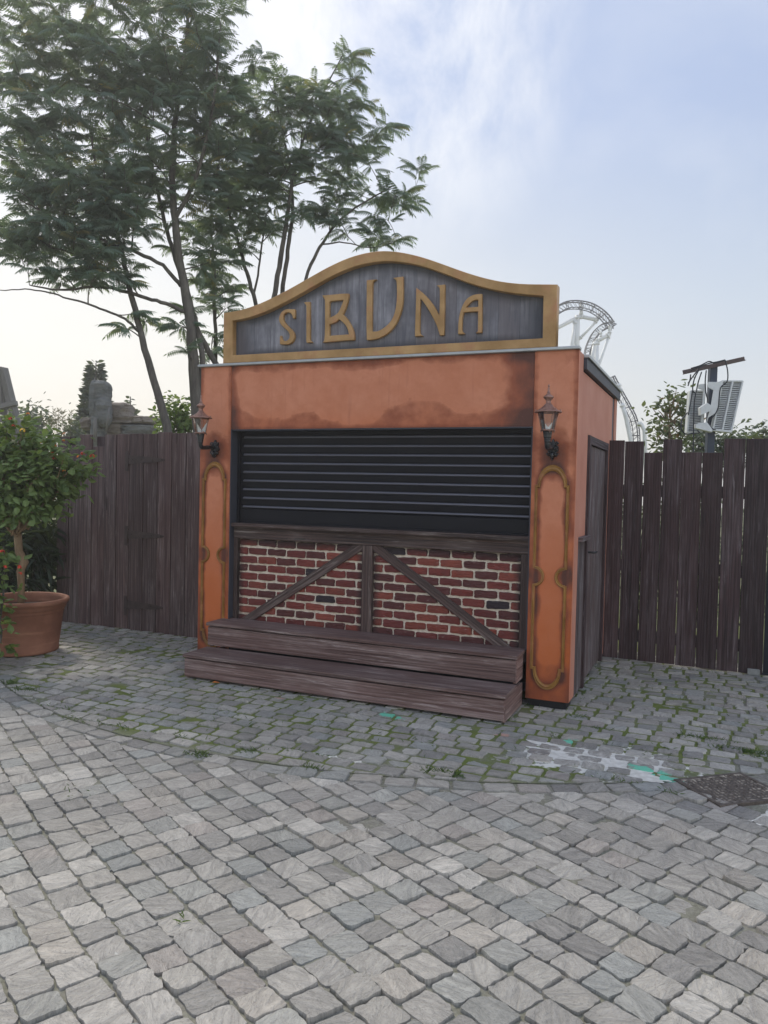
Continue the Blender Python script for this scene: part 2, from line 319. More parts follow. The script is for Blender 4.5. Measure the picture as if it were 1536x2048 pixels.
# ------------------------------------------------------------------ mesh helpers
def tag(o, label=None, cat=None, group=None, kind=None):
    if label: o['label'] = label
    if cat: o['category'] = cat
    if group: o['group'] = group
    if kind: o['kind'] = kind
    return o
def thing(name, loc, label, cat, group=None):
    o = bpy.data.objects.new(name, None); col.objects.link(o); o.location = loc; o.empty_display_size = .1
    return tag(o, label, cat, group)
class MB:
    def __init__(s): s.v = []; s.f = []; s.uv = []; s.sm = []; s.n = 0; s.at = {}
    def add(s, vs, fs, uvs=None, smooth=False, **attrs):
        s.v.extend([tuple(map(float, p)) for p in vs])
        for k in set(s.at) | set(attrs):
            s.at.setdefault(k, [0.0]*s.n)
            a = attrs.get(k, 0.0); s.at[k].extend(list(a) if hasattr(a, '__len__') and not isinstance(a, tuple) else [a]*len(vs))
        for i, f in enumerate(fs):
            s.f.append(tuple(s.n+j for j in f)); s.sm.append(smooth)
            s.uv.append(uvs[i] if uvs else [(0, 0)]*len(f))
        s.n += len(vs)
    def box(s, x0, x1, y0, y1, z0, z1, grain=None, shear=None, **attrs):
        """box with UVs in metres, u along the grain axis"""
        d = (x1-x0, y1-y0, z1-z0); g = grain if grain is not None else max(range(3), key=lambda i: abs(d[i]))
        vs = [(x, y, z) for z in (z0, z1) for y in (y0, y1) for x in (x0, x1)]
        fs = [(0, 2, 3, 1), (4, 5, 7, 6), (0, 1, 5, 4), (2, 6, 7, 3), (0, 4, 6, 2), (1, 3, 7, 5)]
        ou, ov = R0.random()*20, R0.random()*20; uvs = []
        for k, f in enumerate(fs):
            ax = [2, 2, 1, 1, 0, 0][k]; rest = [i for i in range(3) if i != ax]
            if g in rest: u_ax = g; v_ax = [i for i in rest if i != g][0]; end = 0
            else: u_ax, v_ax = rest
            uvs.append([(vs[i][u_ax]+ou, vs[i][v_ax]+ov+k*.37) for i in f])
        s.add(vs, fs, uvs, **attrs); return s
    def bar(s, a, b, w, t, up=(0, -1, 0)):
        """rectangular bar from a to b, w wide, t thick along up"""
        a, b = Vector(a), Vector(b); d = (b-a); L = d.length; d.normalize(); up = Vector(up); side = d.cross(up).normalized(); up = side.cross(d).normalized()
        ou, ov = R0.random()*20, R0.random()*20
        vs = [p+side*sx*w/2+up*sy*t/2 for p in (a, b) for sx, sy in ((-1, -1), (1, -1), (1, 1), (-1, 1))]
        fs = [(0, 1, 5, 4), (1, 2, 6, 5), (2, 3, 7, 6), (3, 0, 4, 7), (3, 2, 1, 0), (4, 5, 6, 7)]
        uvs = []
        for k, f in enumerate(fs):
            if k < 4:
                ww = w if k in (0, 2) else t; uvs.append([(ou, ov+k*.4), (ou, ov+k*.4+ww), (ou+L, ov+k*.4+ww), (ou+L, ov+k*.4)])
            else: uvs.append([(ou, ov), (ou+t, ov), (ou+t, ov+w), (ou, ov+w)])
        s.add(vs, fs, uvs); return s
    def tube(s, pts, rad, n=8, cap=True):
        pts = [Vector(p) for p in pts]; rad = rad if hasattr(rad, '__len__') else [rad]*len(pts)
        vs, fs, uvs = [], [], []; pu = None; L = 0
        for i, p in enumerate(pts):
            t = (pts[min(i+1, len(pts)-1)]-pts[max(i-1, 0)]).normalized()
            if pu is None: pu = t.cross(Vector((.31, .87, .38))).normalized()
            pu = (pu-t*pu.dot(t)).normalized(); w = t.cross(pu)
            for k in range(n): vs.append(p+(pu*math.cos(2*PI*k/n)+w*math.sin(2*PI*k/n))*rad[i])
        for i in range(len(pts)-1):
            for k in range(n): fs.append((i*n+k, i*n+(k+1) % n, (i+1)*n+(k+1) % n, (i+1)*n+k))
        if cap: fs += [tuple(range(n-1, -1, -1)), tuple((len(pts)-1)*n+k for k in range(n))]
        s.add(vs, fs, None, True); return s
    def lathe(s, prof, c=(0, 0, 0), n=24, smooth=True, close=False):
        vs, fs = [], []
        for r, z in prof:
            for k in range(n): vs.append((c[0]+r*math.cos(2*PI*k/n), c[1]+r*math.sin(2*PI*k/n), c[2]+z))
        for i in range(len(prof)-1):
            for k in range(n): fs.append((i*n+k, i*n+(k+1) % n, (i+1)*n+(k+1) % n, (i+1)*n+k))
        s.add(vs, fs, None, smooth); return s
    def build(s, name, mat, parent=None, bevel=0, seg=2, kind=None, angle=40):
        off = np.array(parent_origin(parent)) if parent else np.zeros(3)
        me = bpy.data.meshes.new(name); me.from_pydata([tuple(np.array(p)-off) for p in s.v], [], s.f)
        uvl = me.uv_layers.new(name='UVMap'); flat = [c for f in s.uv for p in f for c in p]; uvl.data.foreach_set('uv', flat)
        me.polygons.foreach_set('use_smooth', s.sm)
        for k, a in s.at.items():
            if a and isinstance(a[0], tuple):
                at_ = me.attributes.new(k, 'FLOAT_COLOR', 'POINT'); at_.data.foreach_set('color', [x for c in a for x in (*c, 1)])
            else:
                at_ = me.attributes.new(k, 'FLOAT', 'POINT'); at_.data.foreach_set('value', a)
        me.materials.append(mat if not isinstance(mat, str) else M[mat]); me.update()
        o = bpy.data.objects.new(name, me); col.objects.link(o)
        if parent: o.parent = parent
        if bevel:
            b = o.modifiers.new('bevel', 'BEVEL'); b.width = bevel; b.segments = seg; b.limit_method = 'ANGLE'; b.angle_limit = math.radians(angle); b.harden_normals = False
        if kind: o['kind'] = kind
        return o
def parent_origin(p):
    o = Vector((0, 0, 0))
    while p: o += p.location; p = p.parent
    return tuple(o)
def outline(name, loops, depth, bev, y, mat, parent, stain=None):
    """flat shape (x, z loops, holes inside) standing in the xz plane, front face at y, thickness depth"""
    cu = bpy.data.curves.new(name, 'CURVE'); cu.dimensions = '2D'; cu.fill_mode = 'BOTH'; cu.extrude = depth/2-bev; cu.bevel_depth = bev; cu.bevel_resolution = 2; cu.offset = -bev
    for lp in loops:
        sp = cu.splines.new('POLY'); sp.points.add(len(lp)-1); sp.use_cyclic_u = True
        for q, (x, z) in zip(sp.points, lp): q.co = (x, z, 0, 1)
    tmp = bpy.data.objects.new('tmp', cu); col.objects.link(tmp)
    dg = bpy.context.evaluated_depsgraph_get(); dg.update()
    me = bpy.data.meshes.new_from_object(tmp.evaluated_get(dg)); bpy.data.objects.remove(tmp)
    off = parent_origin(parent) if parent else (0, 0, 0)
    for v in me.vertices:
        x, z, w = v.co; v.co = (x-off[0], y+depth/2-w-off[1], z-off[2])
    me.materials.clear(); me.materials.append(M[mat]); me.name = name
    o = bpy.data.objects.new(name, me); col.objects.link(o); o.parent = parent
    return o
def smooth_loop(pts, n=4, sharp=35):
    """Catmull-Rom through pts, keeping corners sharper than the given turn"""
    P = [Vector((*p, 0)) for p in pts]; N = len(P); out = []
    cr = []
    for i in range(N):
        a = (P[i]-P[i-1]).normalized(); b = (P[(i+1) % N]-P[i]).normalized(); cr.append(a.angle(b, 0) > math.radians(sharp+10))
    for i in range(N):
        p0, p1, p2, p3 = P[i-1], P[i], P[(i+1) % N], P[(i+2) % N]
        m1 = (p2-p1) if cr[i] else (p2-p0)*.5; m2 = (p2-p1) if cr[(i+1) % N] else (p3-p1)*.5
        L = (p2-p1).length
        if m1.length > L*1.3: m1 = m1.normalized()*L*1.3
        if m2.length > L*1.3: m2 = m2.normalized()*L*1.3
        for k in range(n):
            t = k/n; h = 2*t**3-3*t**2+1; q = p1*h+m1*(t**3-2*t**2+t)+p2*(1-h)+m2*(t**3-t**2); out.append((q.x, q.y))
    return out
def vnoise(x, y, seed=0):
    """cheap smooth value noise, numpy"""
    def hsh(i, j): 
        q = np.sin(i*127.1+j*311.7+seed*74.7)*43758.5453; return q-np.floor(q)
    i, j = np.floor(x), np.floor(y); fx, fy = x-i, y-j; fx = fx*fx*(3-2*fx); fy = fy*fy*(3-2*fy)
    return (hsh(i, j)*(1-fx)+hsh(i+1, j)*fx)*(1-fy)+(hsh(i, j+1)*(1-fx)+hsh(i+1, j+1)*fx)*fy
def fbm(x, y, seed=0): return vnoise(x, y, seed)*.55+vnoise(x*2.1, y*2.1, seed+1)*.3+vnoise(x*4.3, y*4.3, seed+2)*.15
def sstep(a, b, x): t = np.clip((x-a)/(b-a), 0, 1); return t*t*(3-2*t)
def painted_panel(mb, x0, x1, z0, z1, yf, yb, fn, cell=.015):
    """box whose front is a fine grid carrying the painted patina and veil tone masks"""
    nx, nz = max(2, int((x1-x0)/cell)), max(2, int((z1-z0)/cell))
    xs, zs = np.linspace(x0, x1, nx+1), np.linspace(z0, z1, nz+1); X, Z = np.meshgrid(xs, zs); st, hot = fn(X, Z)
    vs = [(x, yf, z) for x, z in zip(X.ravel(), Z.ravel())]; w = nx+1
    fs = [(j*w+i, j*w+i+1, (j+1)*w+i+1, (j+1)*w+i) for j in range(nz) for i in range(nx)]
    mb.add(vs, fs, None, False, stain=list(np.clip(st, 0, 1.2).ravel()), hot=list(np.clip(hot, 0, 1).ravel()))
    b = [(x0, yf, z0), (x1, yf, z0), (x1, yf, z1), (x0, yf, z1), (x0, yb, z0), (x1, yb, z0), (x1, yb, z1), (x0, yb, z1)]
    mb.add(b, [(0, 4, 5, 1), (1, 5, 6, 2), (2, 6, 7, 3), (3, 7, 4, 0), (4, 7, 6, 5)], None, False, stain=.12, hot=.25)

# ------------------------------------------------------------------ setts and bricks
def clip_poly(poly, nx, ny, d):
    """keep the side where nx*x + ny*y <= d"""
    out = []
    for i in range(len(poly)):
        a, b = poly[i-1], poly[i]; da = a[0]*nx+a[1]*ny-d; db = b[0]*nx+b[1]*ny-d
        if (da <= 0) != (db <= 0):
            t = da/(da-db); out.append((a[0]+(b[0]-a[0])*t, a[1]+(b[1]-a[1])*t))
        if db <= 0: out.append(b)
    return out
def area(poly): return .5*abs(sum(poly[i-1][0]*poly[i][1]-poly[i][0]*poly[i-1][1] for i in range(len(poly))))
def resample(poly, n, rnd_corner=.1):
    if len(poly) <= 6 and n >= 12:   # keep the corners, cut back a little
        m = max(2, n//len(poly)); out = []
        for i in range(len(poly)):
            a, b = np.array(poly[i]), np.array(poly[(i+1) % len(poly)]); e = rng.uniform(.05, .12)
            out += [a+(b-a)*t for t in np.linspace(e, 1-rng.uniform(.05, .12), m)]
        return np.array(out)
    P = np.array(poly); Q = np.roll(P, -1, 0); L = np.linalg.norm(Q-P, axis=1); tot = L.sum()
    cum = np.concatenate([[0], np.cumsum(L)]); ts = (np.arange(n)+.37)/n*tot; out = np.zeros((n, 2))
    k = np.clip(np.searchsorted(cum, ts, 'right')-1, 0, len(P)-1); out = P[k]+(Q-P)[k]*((ts-cum[k])/np.maximum(L[k], 1e-9))[:, None]
    sm = (np.roll(out, 1, 0)+np.roll(out, -1, 0))/2; return out*(1-rnd_corner)+sm*rnd_corner
def slab(poly, n, h, drop, chip, bulge, jit, tilt=(0, 0)):
    """rough-edged block from a plan outline: returns verts (x, y, height) and faces"""
    o = resample(poly, n); n = len(o); c = o.mean(0); r = np.linalg.norm(o-c, axis=1, keepdims=True)
    o = o+rng.normal(0, jit, o.shape)
    top = rng.uniform(1-chip*1.6, 1-chip*.5, (n, 1)); ch = c+(o-c)*top
    mid = c+(o-c)*rng.uniform(.52, .62, (n, 1))
    low = c+(o-c)*1.02
    tz = lambda p: (p-c)@np.array(tilt)
    z1 = h-drop*.25-rng.random(n)*drop*.16; z2 = h-.0012+rng.normal(0, bulge*.5, n)+tz(ch); z3 = h+rng.normal(0, bulge, n)+tz(mid)
    vs = np.concatenate([np.c_[low, np.full(n, h-drop)], np.c_[o, z1], np.c_[ch, z2], np.c_[mid, z3], [[c[0], c[1], h+rng.normal(0, bulge)]]])
    fs = []
    for k in range(3):
        for i in range(n): j = (i+1) % n; fs.append((k*n+i, k*n+j, (k+1)*n+j, (k+1)*n+i))
    for i in range(n): fs.append((3*n+i, 3*n+(i+1) % n, 4*n))
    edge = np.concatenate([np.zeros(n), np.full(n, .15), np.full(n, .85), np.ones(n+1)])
    return vs, fs, edge

PAL = [(.375, .358, .325), (.42, .40, .365), (.315, .303, .28), (.345, .345, .32), (.31, .318, .302), (.40, .372, .33), (.37, .338, .308), (.48, .46, .42), (.272, .262, .245)]
PW = np.array([6, 5, 4, 2.4, 2, 2.2, 1.4, 2, 1.6]); PW /= PW.sum()
def paving():
    V, F, T, E, UV = [], [], [], [], []; n0 = 0
    def put(poly, dark=1.0, n=16, hs=.0038, chip=.04, jit=.0022, tl=.034):
        nonlocal n0
        if len(poly) >= 3 and rng.random() < .16:      # a knocked-off corner
            q = np.array(poly); c_ = q.mean(0); k = rng.integers(len(q)); dv_ = q[k]-c_; l_ = np.linalg.norm(dv_); dv_ = dv_/max(l_, 1e-6)
            a_ = rng.normal(0, .5); dv_ = np.array([dv_[0]*math.cos(a_)-dv_[1]*math.sin(a_), dv_[0]*math.sin(a_)+dv_[1]*math.cos(a_)]); poly = clip_poly([tuple(p) for p in poly], dv_[0], dv_[1], float(dv_@c_)+l_*rng.uniform(.66, .86))
        if len(poly) < 3 or area(poly) < .0022: return
        vs, fs, ed = slab(poly, n, rng.normal(0, hs), .03, chip, .00055, jit, rng.normal(0, tl, 2))
        c = np.array(poly).mean(0); a = rng.random()*6.28; ca, sa = math.cos(a), math.sin(a)
        q = vs[:, :2]-c; UV.append(np.c_[q[:, 0]*ca-q[:, 1]*sa, q[:, 0]*sa+q[:, 1]*ca]+rng.random(2)*40)
        t = np.array(PAL[rng.choice(len(PAL), p=PW)])*np.array([1.02, 1.005, .98])*dark*rng.uniform(.80, 1.10)
        V.append(vs); F.extend([tuple(i+n0 for i in f) for f in fs]); T.append(np.tile(np.r_[t, 1], (len(vs), 1))); E.append(ed); n0 += len(vs)
    cx, cy = ARC_C
    # apron round the kiosk: running bond parallel to its front
    y = -2.2; row = 0
    while y < 2.3:
        d = rng.uniform(.114, .124); x = -5.2+(row % 2)*.075+rng.random()*.03
        while x < 6.6:
            L = rng.uniform(.134, .166); g = rng.uniform(.012, .024); xa, xb = x+g/2, x+L-g/2; sk = rng.normal(0, .0018, 4); yo = .004*math.sin(x*1.9+row)
            poly = [(xa, y+yo+.0085+sk[0]), (xb, y+yo+.0085+sk[1]), (xb+sk[3], y+yo+d-.0085+sk[2]), (xa+sk[3], y+yo+d-.0085+sk[1])]
            m = np.array(poly).mean(0); dd = math.hypot(m[0]-cx, m[1]-cy)
            if dd < ARC_R-.02 and not (.4 < m[0] < 2.8 and m[1] > -.4) and not (.1 < m[0] < 3.15 and m[1] > .12) and not (m[1] > 1.2 and m[0] < 0):
                if dd > ARC_R-.22:
                    nx, ny = (m[0]-cx)/dd, (m[1]-cy)/dd; poly = clip_poly(poly, nx, ny, nx*cx+ny*cy+ARC_R-.075)
                if math.hypot(m[0]-4.42, m[1]+1.0) > .27: put(poly, 1.0, 16, .0032, .045, .0022)
            x += L
        y += d; row += 1
    # border course along the arc
    a = -PI*.95
    while a < 0:
        L = rng.uniform(.14, .19)/ARC_R; g = .007/ARC_R; r0, r1 = ARC_R-.06, ARC_R+.052
        poly = [(cx+r*math.cos(t), cy+r*math.sin(t)) for r, t in ((r1, a+g), (r1, a+L-g), (r0, a+L-g), (r0, a+g))]
        m = np.array(poly).mean(0)
        if m[1] < 2.2 and math.hypot(m[0]-4.42, m[1]+1.0) > .3: put(poly[::-1] if False else [poly[3], poly[0], poly[1], poly[2]], .92, 16, .003, .055)
        a += L
    # plaza: courses falling to the right, slightly bowed
    th = math.radians(-27.5); d1 = np.array([math.cos(th), math.sin(th)]); d2 = np.array([-d1[1], d1[0]]); org = np.array([2.5, -3.4])
    def warp(s, t):
        t2 = t+.012*s*s+.006*math.sin(s*1.7+t); s2 = s+.01*math.sin(t*2.3); return org+d1*s2+d2*t2
    t = -4.2
    while t < 4.4:
        w = rng.uniform(.127, .139); s_ = -6.2+rng.random()*.14
        while s_ < 6:
            L = rng.uniform(.118, .156); g = rng.uniform(.006, .010); gt = .0042
            sk = rng.normal(0, .0024, 8)
            poly = [tuple(warp(s_+g/2+sk[0], t+gt+sk[1])), tuple(warp(s_+L-g/2+sk[2], t+gt+sk[3])), tuple(warp(s_+L-g/2+sk[4], t+w-gt+sk[5])), tuple(warp(s_+g/2+sk[6], t+w-gt+sk[7]))]
            m = np.array(poly).mean(0); dd = math.hypot(m[0]-cx, m[1]-cy)
            if dd > ARC_R+.02 and -5.5 < m[0] < 7.5 and -7.4 < m[1] < 2:
                if dd < ARC_R+.25:
                    nx, ny = (m[0]-cx)/dd, (m[1]-cy)/dd; poly = clip_poly(poly, -nx, -ny, -(nx*cx+ny*cy)-ARC_R-.066)
                if math.hypot(m[0]-4.42, m[1]+1.0) > .3: put(poly, 1.0, 24 if m[1] < -2.4 else 16, .0034, .022, .0024)
            s_ += L
        t += w
    V = np.concatenate(V); T = np.concatenate(T); E = np.concatenate(E); UV = np.concatenate(UV)
    me = bpy.data.meshes.new('paving'); me.from_pydata(V.tolist(), [], F)
    ca = me.attributes.new('tint', 'FLOAT_COLOR', 'POINT'); ca.data.foreach_set('color', T.ravel())
    ea = me.attributes.new('edge', 'FLOAT', 'POINT'); ea.data.foreach_set('value', E)
    li = np.zeros(len(me.loops), dtype=np.int32); me.loops.foreach_get('vertex_index', li)
    me.uv_layers.new(name='UVMap').data.foreach_set('uv', UV[li].ravel()); me.materials.append(M['stone'])
    o = bpy.data.objects.new('paving', me); col.objects.link(o); o['kind'] = 'structure'
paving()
def blob(name, cx, cy, rx, ry, rot, z, mat, wob, n=90):
    b = MB(); vs = [(cx, cy, z)]
    for i in range(n):
        a = 2*PI*i/n; k = 1+wob*(float(fbm(np.array(3+2.6*math.cos(a)), np.array(3+2.6*math.sin(a)), 5))-.5)*2; x, y = rx*k*math.cos(a), ry*k*math.sin(a); vs.append((cx+x*math.cos(rot)-y*math.sin(rot), cy+x*math.sin(rot)+y*math.cos(rot), z))
    b.add(vs, [(0, 1+i, 1+(i+1) % n) for i in range(n)]); return b.build(name, mat, kind='structure')
def sheet(name, x0, x1, y0, y1, z, mat):
    b = MB(); b.add([(x0, y0, z), (x1, y0, z), (x1, y1, z), (x0, y1, z)], [(0, 1, 2, 3)]); return b.build(name, mat, kind='structure')
sheet('joint_bed', -6, 8, -8, 2.4, -.0115, 'joint')
blob('mossy_joint_bed', ARC_C[0], ARC_C[1], ARC_R-.07, ARC_R-.07, 0, -.0065, 'joint', 0, 160)
M['cement'] = simple('spilled_mortar', (.70, .68, .62), .9, 0, .12, 25, .5, c2=(.50, .48, .42))
blob('mortar_patch', 3.60, -.95, .44, .17, -.25, -.0046, 'cement', .6)
blob('mortar_patch', 4.60, -1.33, .26, .09, .7, -.0046, 'cement', .4)
sheet('ground', -88, 88, -88, 88, -.035, 'ground')
hb = MB(); hb.box(-95, 95, -95, 95, -1.05, 24); hz = hb.build('haze', 'ground', kind='stuff')
hm = bpy.data.materials.new('veil_haze'); hm.use_nodes = True; hm.node_tree.nodes.clear(); ho = hm.node_tree.nodes.new('ShaderNodeOutputMaterial'); hv = hm.node_tree.nodes.new('ShaderNodeVolumePrincipled')
hv.inputs['Color'].default_value = (.94, .95, .96, 1); hv.inputs['Density'].default_value = .0033; hv.inputs['Anisotropy'].default_value = .52; hm.node_tree.links.new(hv.outputs[0], ho.inputs['Volume'])  # volume added to lay a flare-like veil over the trees and distance
hz.data.materials.clear(); hz.data.materials.append(hm)

# ------------------------------------------------------------------ kiosk
W, H, XS, XR, HB = 3.265, 2.60, .3153, 2.9464, 2.058
kiosk = thing('kiosk', (1.63, 1.1, 0), 'terracotta coloured wooden sales kiosk with closed black shutter and brick counter front', 'kiosk')
def pillar_fn(cx, lampx):
    def fn(X, Z):
        x = X-cx; hw = .159
        ed = hw-np.abs(x); n = fbm(X*7, Z*5, 3); st = np.zeros_like(X)
        st += .45*sstep(.05, 0, ed+.02*(n-.5))
        # soot round the lantern plate
        r = np.hypot((X-lampx)/1.0, (Z-1.86)/1.4); st += 1.05*sstep(.20, .02, r+.08*(n-.5))
        # dark wash just inside and around the gilt moulding
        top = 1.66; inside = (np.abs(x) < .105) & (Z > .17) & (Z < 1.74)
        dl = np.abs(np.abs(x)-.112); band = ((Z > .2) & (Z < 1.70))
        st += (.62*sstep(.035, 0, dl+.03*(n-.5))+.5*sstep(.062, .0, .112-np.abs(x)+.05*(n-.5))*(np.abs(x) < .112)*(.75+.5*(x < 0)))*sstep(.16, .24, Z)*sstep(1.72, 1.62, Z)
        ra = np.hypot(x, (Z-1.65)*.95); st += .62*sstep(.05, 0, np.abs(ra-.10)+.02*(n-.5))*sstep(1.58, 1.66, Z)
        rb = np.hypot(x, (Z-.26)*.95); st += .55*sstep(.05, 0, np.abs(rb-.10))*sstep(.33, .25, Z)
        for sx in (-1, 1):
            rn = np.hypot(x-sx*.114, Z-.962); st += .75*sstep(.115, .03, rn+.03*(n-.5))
        st += .55*sstep(.42, .05, Z+.25*(n-.5)); st += .22*sstep(2.2, 2.62, Z+.3*(n-.5))*sstep(.3, .6, n)
        hot = sstep(1.8, .3, Z)*.75+.25*sstep(.07, .0, ed)+.2*n*sstep(2.1, 1.2, Z)  # deeper orange low down, with the veil's pale upper tone put into the colour
        return st*.85, hot
    return fn
for px0, px1, lx in ((0, XS-.002, .165), (XR+.002, W, 3.10)):
    b = MB(); painted_panel(b, px0, px1, .055, H, 0, .03, pillar_fn((px0+px1)/2, lx)); pl = b.build('pillar', 'orange', kiosk, .002, 1)
    b = MB(); b.box(px0+.012, px1-.02, .012, .2, .0, .055); b.build('plinth', 'plinth', pl)
    # gilt moulding
    cxm = .157 if px0 == 0 else 3.1; hw, zt, zb = .114, 1.62, .287
    def side(sg):
        P = [(cxm+sg*.096, zt), (cxm+sg*hw, zt), (cxm+sg*hw, .962+.068)]
        P += [(cxm+sg*(hw-.066*math.sin(q)), .962+.066*math.cos(q)) for q in np.linspace(.12, PI-.12, 13)]
        P += [(cxm+sg*hw, .962-.068), (cxm+sg*hw, zb), (cxm+sg*.092, zb)]; return P
    arch = [(cxm+.096*math.cos(q), zt+.135*math.sin(q)) for q in np.linspace(PI, 0, 17)]
    foot = [(cxm+.092*math.cos(q), zb-.135*math.sin(q)) for q in np.linspace(0, PI, 17)]
    loop = arch[1:]+side(1)[1:]+foot[1:]+side(-1)[::-1][1:-1]+[arch[0]]
    LP = []
    for p in loop:
        if not LP or math.hypot(p[0]-LP[-1][0], p[1]-LP[-1][1]) > .002: LP.append(p)
    N = len(LP); vs, fs = [], []
    prof = ((-1, 0), (-.85, .011), (-.3, .017), (.25, .012), (.7, .014), (1, 0))
    for i in range(N):
        p0, p1, p2 = (Vector(LP[i-1]), Vector(LP[i]), Vector(LP[(i+1) % N])); a_ = (p1-p0).normalized(); b_ = (p2-p1).normalized()
        t = (a_+b_); t = t.normalized() if t.length > .05 else b_; nrm = Vector((-t.y, t.x)); k = min(1.45, 1/max(.35, nrm.dot(Vector((-a_.y, a_.x)))))
        up = max(0, (p1.y-zt)/.135); dn = max(0, (zb-p1.y)/.135); w = .0115+.011*up**1.5+.008*dn**1.5
        for s_, h_ in prof:
            q = p1+nrm*s_*w*k; vs.append((q.x, -.0005-h_, q.y))
    m = len(prof)
    for i in range(N):
        for k in range(m-1): fs.append((i*m+k, i*m+k+1, ((i+1) % N)*m+k+1, ((i+1) % N)*m+k))
    b = MB(); b.add(vs, fs, None, False); b.build('moulding', 'gold_dark', pl)
def fascia_fn(X, Z):
    n = fbm(X*4, Z*4, 9); n2 = fbm(X*9+5, Z*9, 4); x0, x1 = XS, XR; st = np.zeros_like(X)
    st += .8*sstep(.10, 0, X-x0+.1*(n-.5)); st += .95*sstep(.30, .02, x1-X+.22*(n-.5)); st += .55*sstep(.10, 0, H-Z+.12*(n-.5))
    wav = HB+.10+.09*np.sin(X*2.3+.6)*np.sin(X*5.1)+.10*(fbm(X*2.2, X*0+3, 6)-.5); wav += .09*np.exp(-((X-1.93)/.35)**2)+.08*np.exp(-((X-.95)/.25)**2)
    st += .42*sstep(.012, -.05, Z-wav+.05*(n2-.5)); st += .22*sstep(.02, 0., np.abs(Z-wav)+.02*n2)
    st += .28*sstep(.03, 0, Z-HB)
    hot = .35*sstep(HB+.2, HB, Z)+.12*n
    return st*.85, hot
b = MB(); painted_panel(b, XS+.002, XR-.002, HB, H, .006, .03, fascia_fn); b.build('fascia', 'orange', kiosk, .002, 1)
b = MB(); b.box(.05, W-.05, .031, .05, HB, H); b.build('carcass', 'barge', kiosk)
b = MB(); b.box(.05, W-.04, .2, 2.28, .05, .12); b.build('floor_panel', 'barge', kiosk)
b = MB(); b.box(-.022, W+.006, -.028, .06, H, H+.024); b.build('roof_edge', 'trim', kiosk, .006, 3)
b = MB(); b.box(-.02, W-.02, .06, 2.36, H-.06, H+.012); b.build('roof', 'roof', kiosk)
b = MB(); b.box(0, .02, .03, 2.3, .05, H-.062); b.build('side_wall', 'pink', kiosk)
b = MB(); b.box(.02, W-.03, 2.28, 2.3, .05, H-.062); b.build('back_wall', 'pink', kiosk)
# right flank
b = MB(); b.box(W-.022, W, .031, .206, .055, H-.002); b.build('corner_board', 'pink', kiosk, .003)
b = MB(); xa, xb = W-.03, W-.007
b.box(xa, xb, .21, .556, 1.245, 2.48); b.box(xa, xb, .556, 1.705, 2.034, 2.48); b.box(xa, xb, 1.705, 2.03, .055, 2.48); b.box(xa, xb+.006, 2.165, 2.33, .055, 2.57)
b.build('flank_panel', 'pink', kiosk, .002)
b = MB(); b.box(xa, xb-.004, 2.03, 2.165, .055, 2.48); b.box(W-.012, W+.024, .212, 2.36, 2.492, 2.572); b.build('bargeboard', 'barge', kiosk, .003)
b = MB(); b.box(W-.012, W+.04, .206, 2.37, 2.574, 2.598); b.build('verge_trim', 'trim', kiosk, .003)
b = MB(); b.box(W-.024, W+.034, .2065, .60, 1.214, 1.243, 1); b.build('dado_rail', 'wood_side', kiosk, .004)
b = MB()
for k in range(3): b.box(W-.028, W-.006+.003*(k % 2), .21+k*.117, .322+k*.117, .045, 1.212, 2)
b.build('dado_cladding', 'wood_side', kiosk, .003)
b = MB(); b.box(W-.02, W+.012, .562, .632, .03, 2.03, 2); b.box(W-.02, W+.012, 1.642, 1.702, .03, 2.03, 2); b.box(W-.02, W+.0095, .632, 1.642, 1.962, 2.03, 1); b.build('door_frame', 'wood_r', kiosk, .003)
door = None
b = MB()
for k in range(8): b.box(W-.04, W-.012-.002*(k % 2), .634+k*.1262, .756+k*.1262, .05, 1.958, 2)
door = b.build('door', 'wood_side', kiosk, .004)
b = MB(); b.tube([(W-.014, .72, 1.10), (W+.05, .72, 1.10), (W+.055, .735, 1.10), (W+.05, .85, 1.098)], [.009, .009, .009, .007], 8); b.box(W-.013, W-.006, .695, .745, 1.04, 1.16); b.box(W-.013, W-.007, .705, .735, .93, .98); b.build('handle', 'black', door, .002)
# opening
b = MB(); b.box(XS, XS+.008, .004, .16, 0.41, HB); b.box(XR-.008, XR, .004, .16, .41, HB); b.box(XS+.008, XR-.008, .01, .16, HB-.012, HB-.001); b.build('opening_lining', 'barge', kiosk)
prof = []; ZB = 1.249; sy = .122; x0, x1 = XS+.034, XR-.034
prof += [(sy-.012, ZB), (sy-.012, ZB+.012), (sy-.004, ZB+.016), (sy-.006, ZB+.115), (sy, ZB+.12)]
zc = 1.392; beads = []
while zc < HB+.02:
    prof += [(sy-.007, zc-.012), (sy-.002, zc-.010), (sy+.006, zc+.0085), (sy+.0045, zc+.012), (sy+.002, zc+.016)]; beads.append(zc); zc += .0757
b = MB(); vs = [(x, y, z) for y, z in prof for x in (x0, x1)]
b.add(vs, [(2*i, 2*i+1, 2*i+3, 2*i+2) for i in range(len(prof)-1)], None, False); sh = b.build('roller_shutter', 'shutter', kiosk)
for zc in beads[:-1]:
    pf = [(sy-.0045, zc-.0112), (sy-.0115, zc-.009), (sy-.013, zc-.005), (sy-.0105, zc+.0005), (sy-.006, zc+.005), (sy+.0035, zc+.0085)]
    b = MB(); b.add([(x, y, z) for y, z in pf for x in (x0+.03, x1)], [(2*i, 2*i+1, 2*i+3, 2*i+2) for i in range(5)], None, True); b.build('slat_bead', 'bead_highlight', sh)
for xa_ in (XS+.0085, XR-.032):
    b = MB(); b.box(xa_, xa_+.0235, .098, .15, 1.247, HB-.013); b.build('shutter_guide', 'shutter', kiosk, .002)
b = MB(); b.box(XS+.009, XR-.003, .014, .20, 1.214, 1.247, 0); b.build('counter_board', 'wood_frame', kiosk, .005)
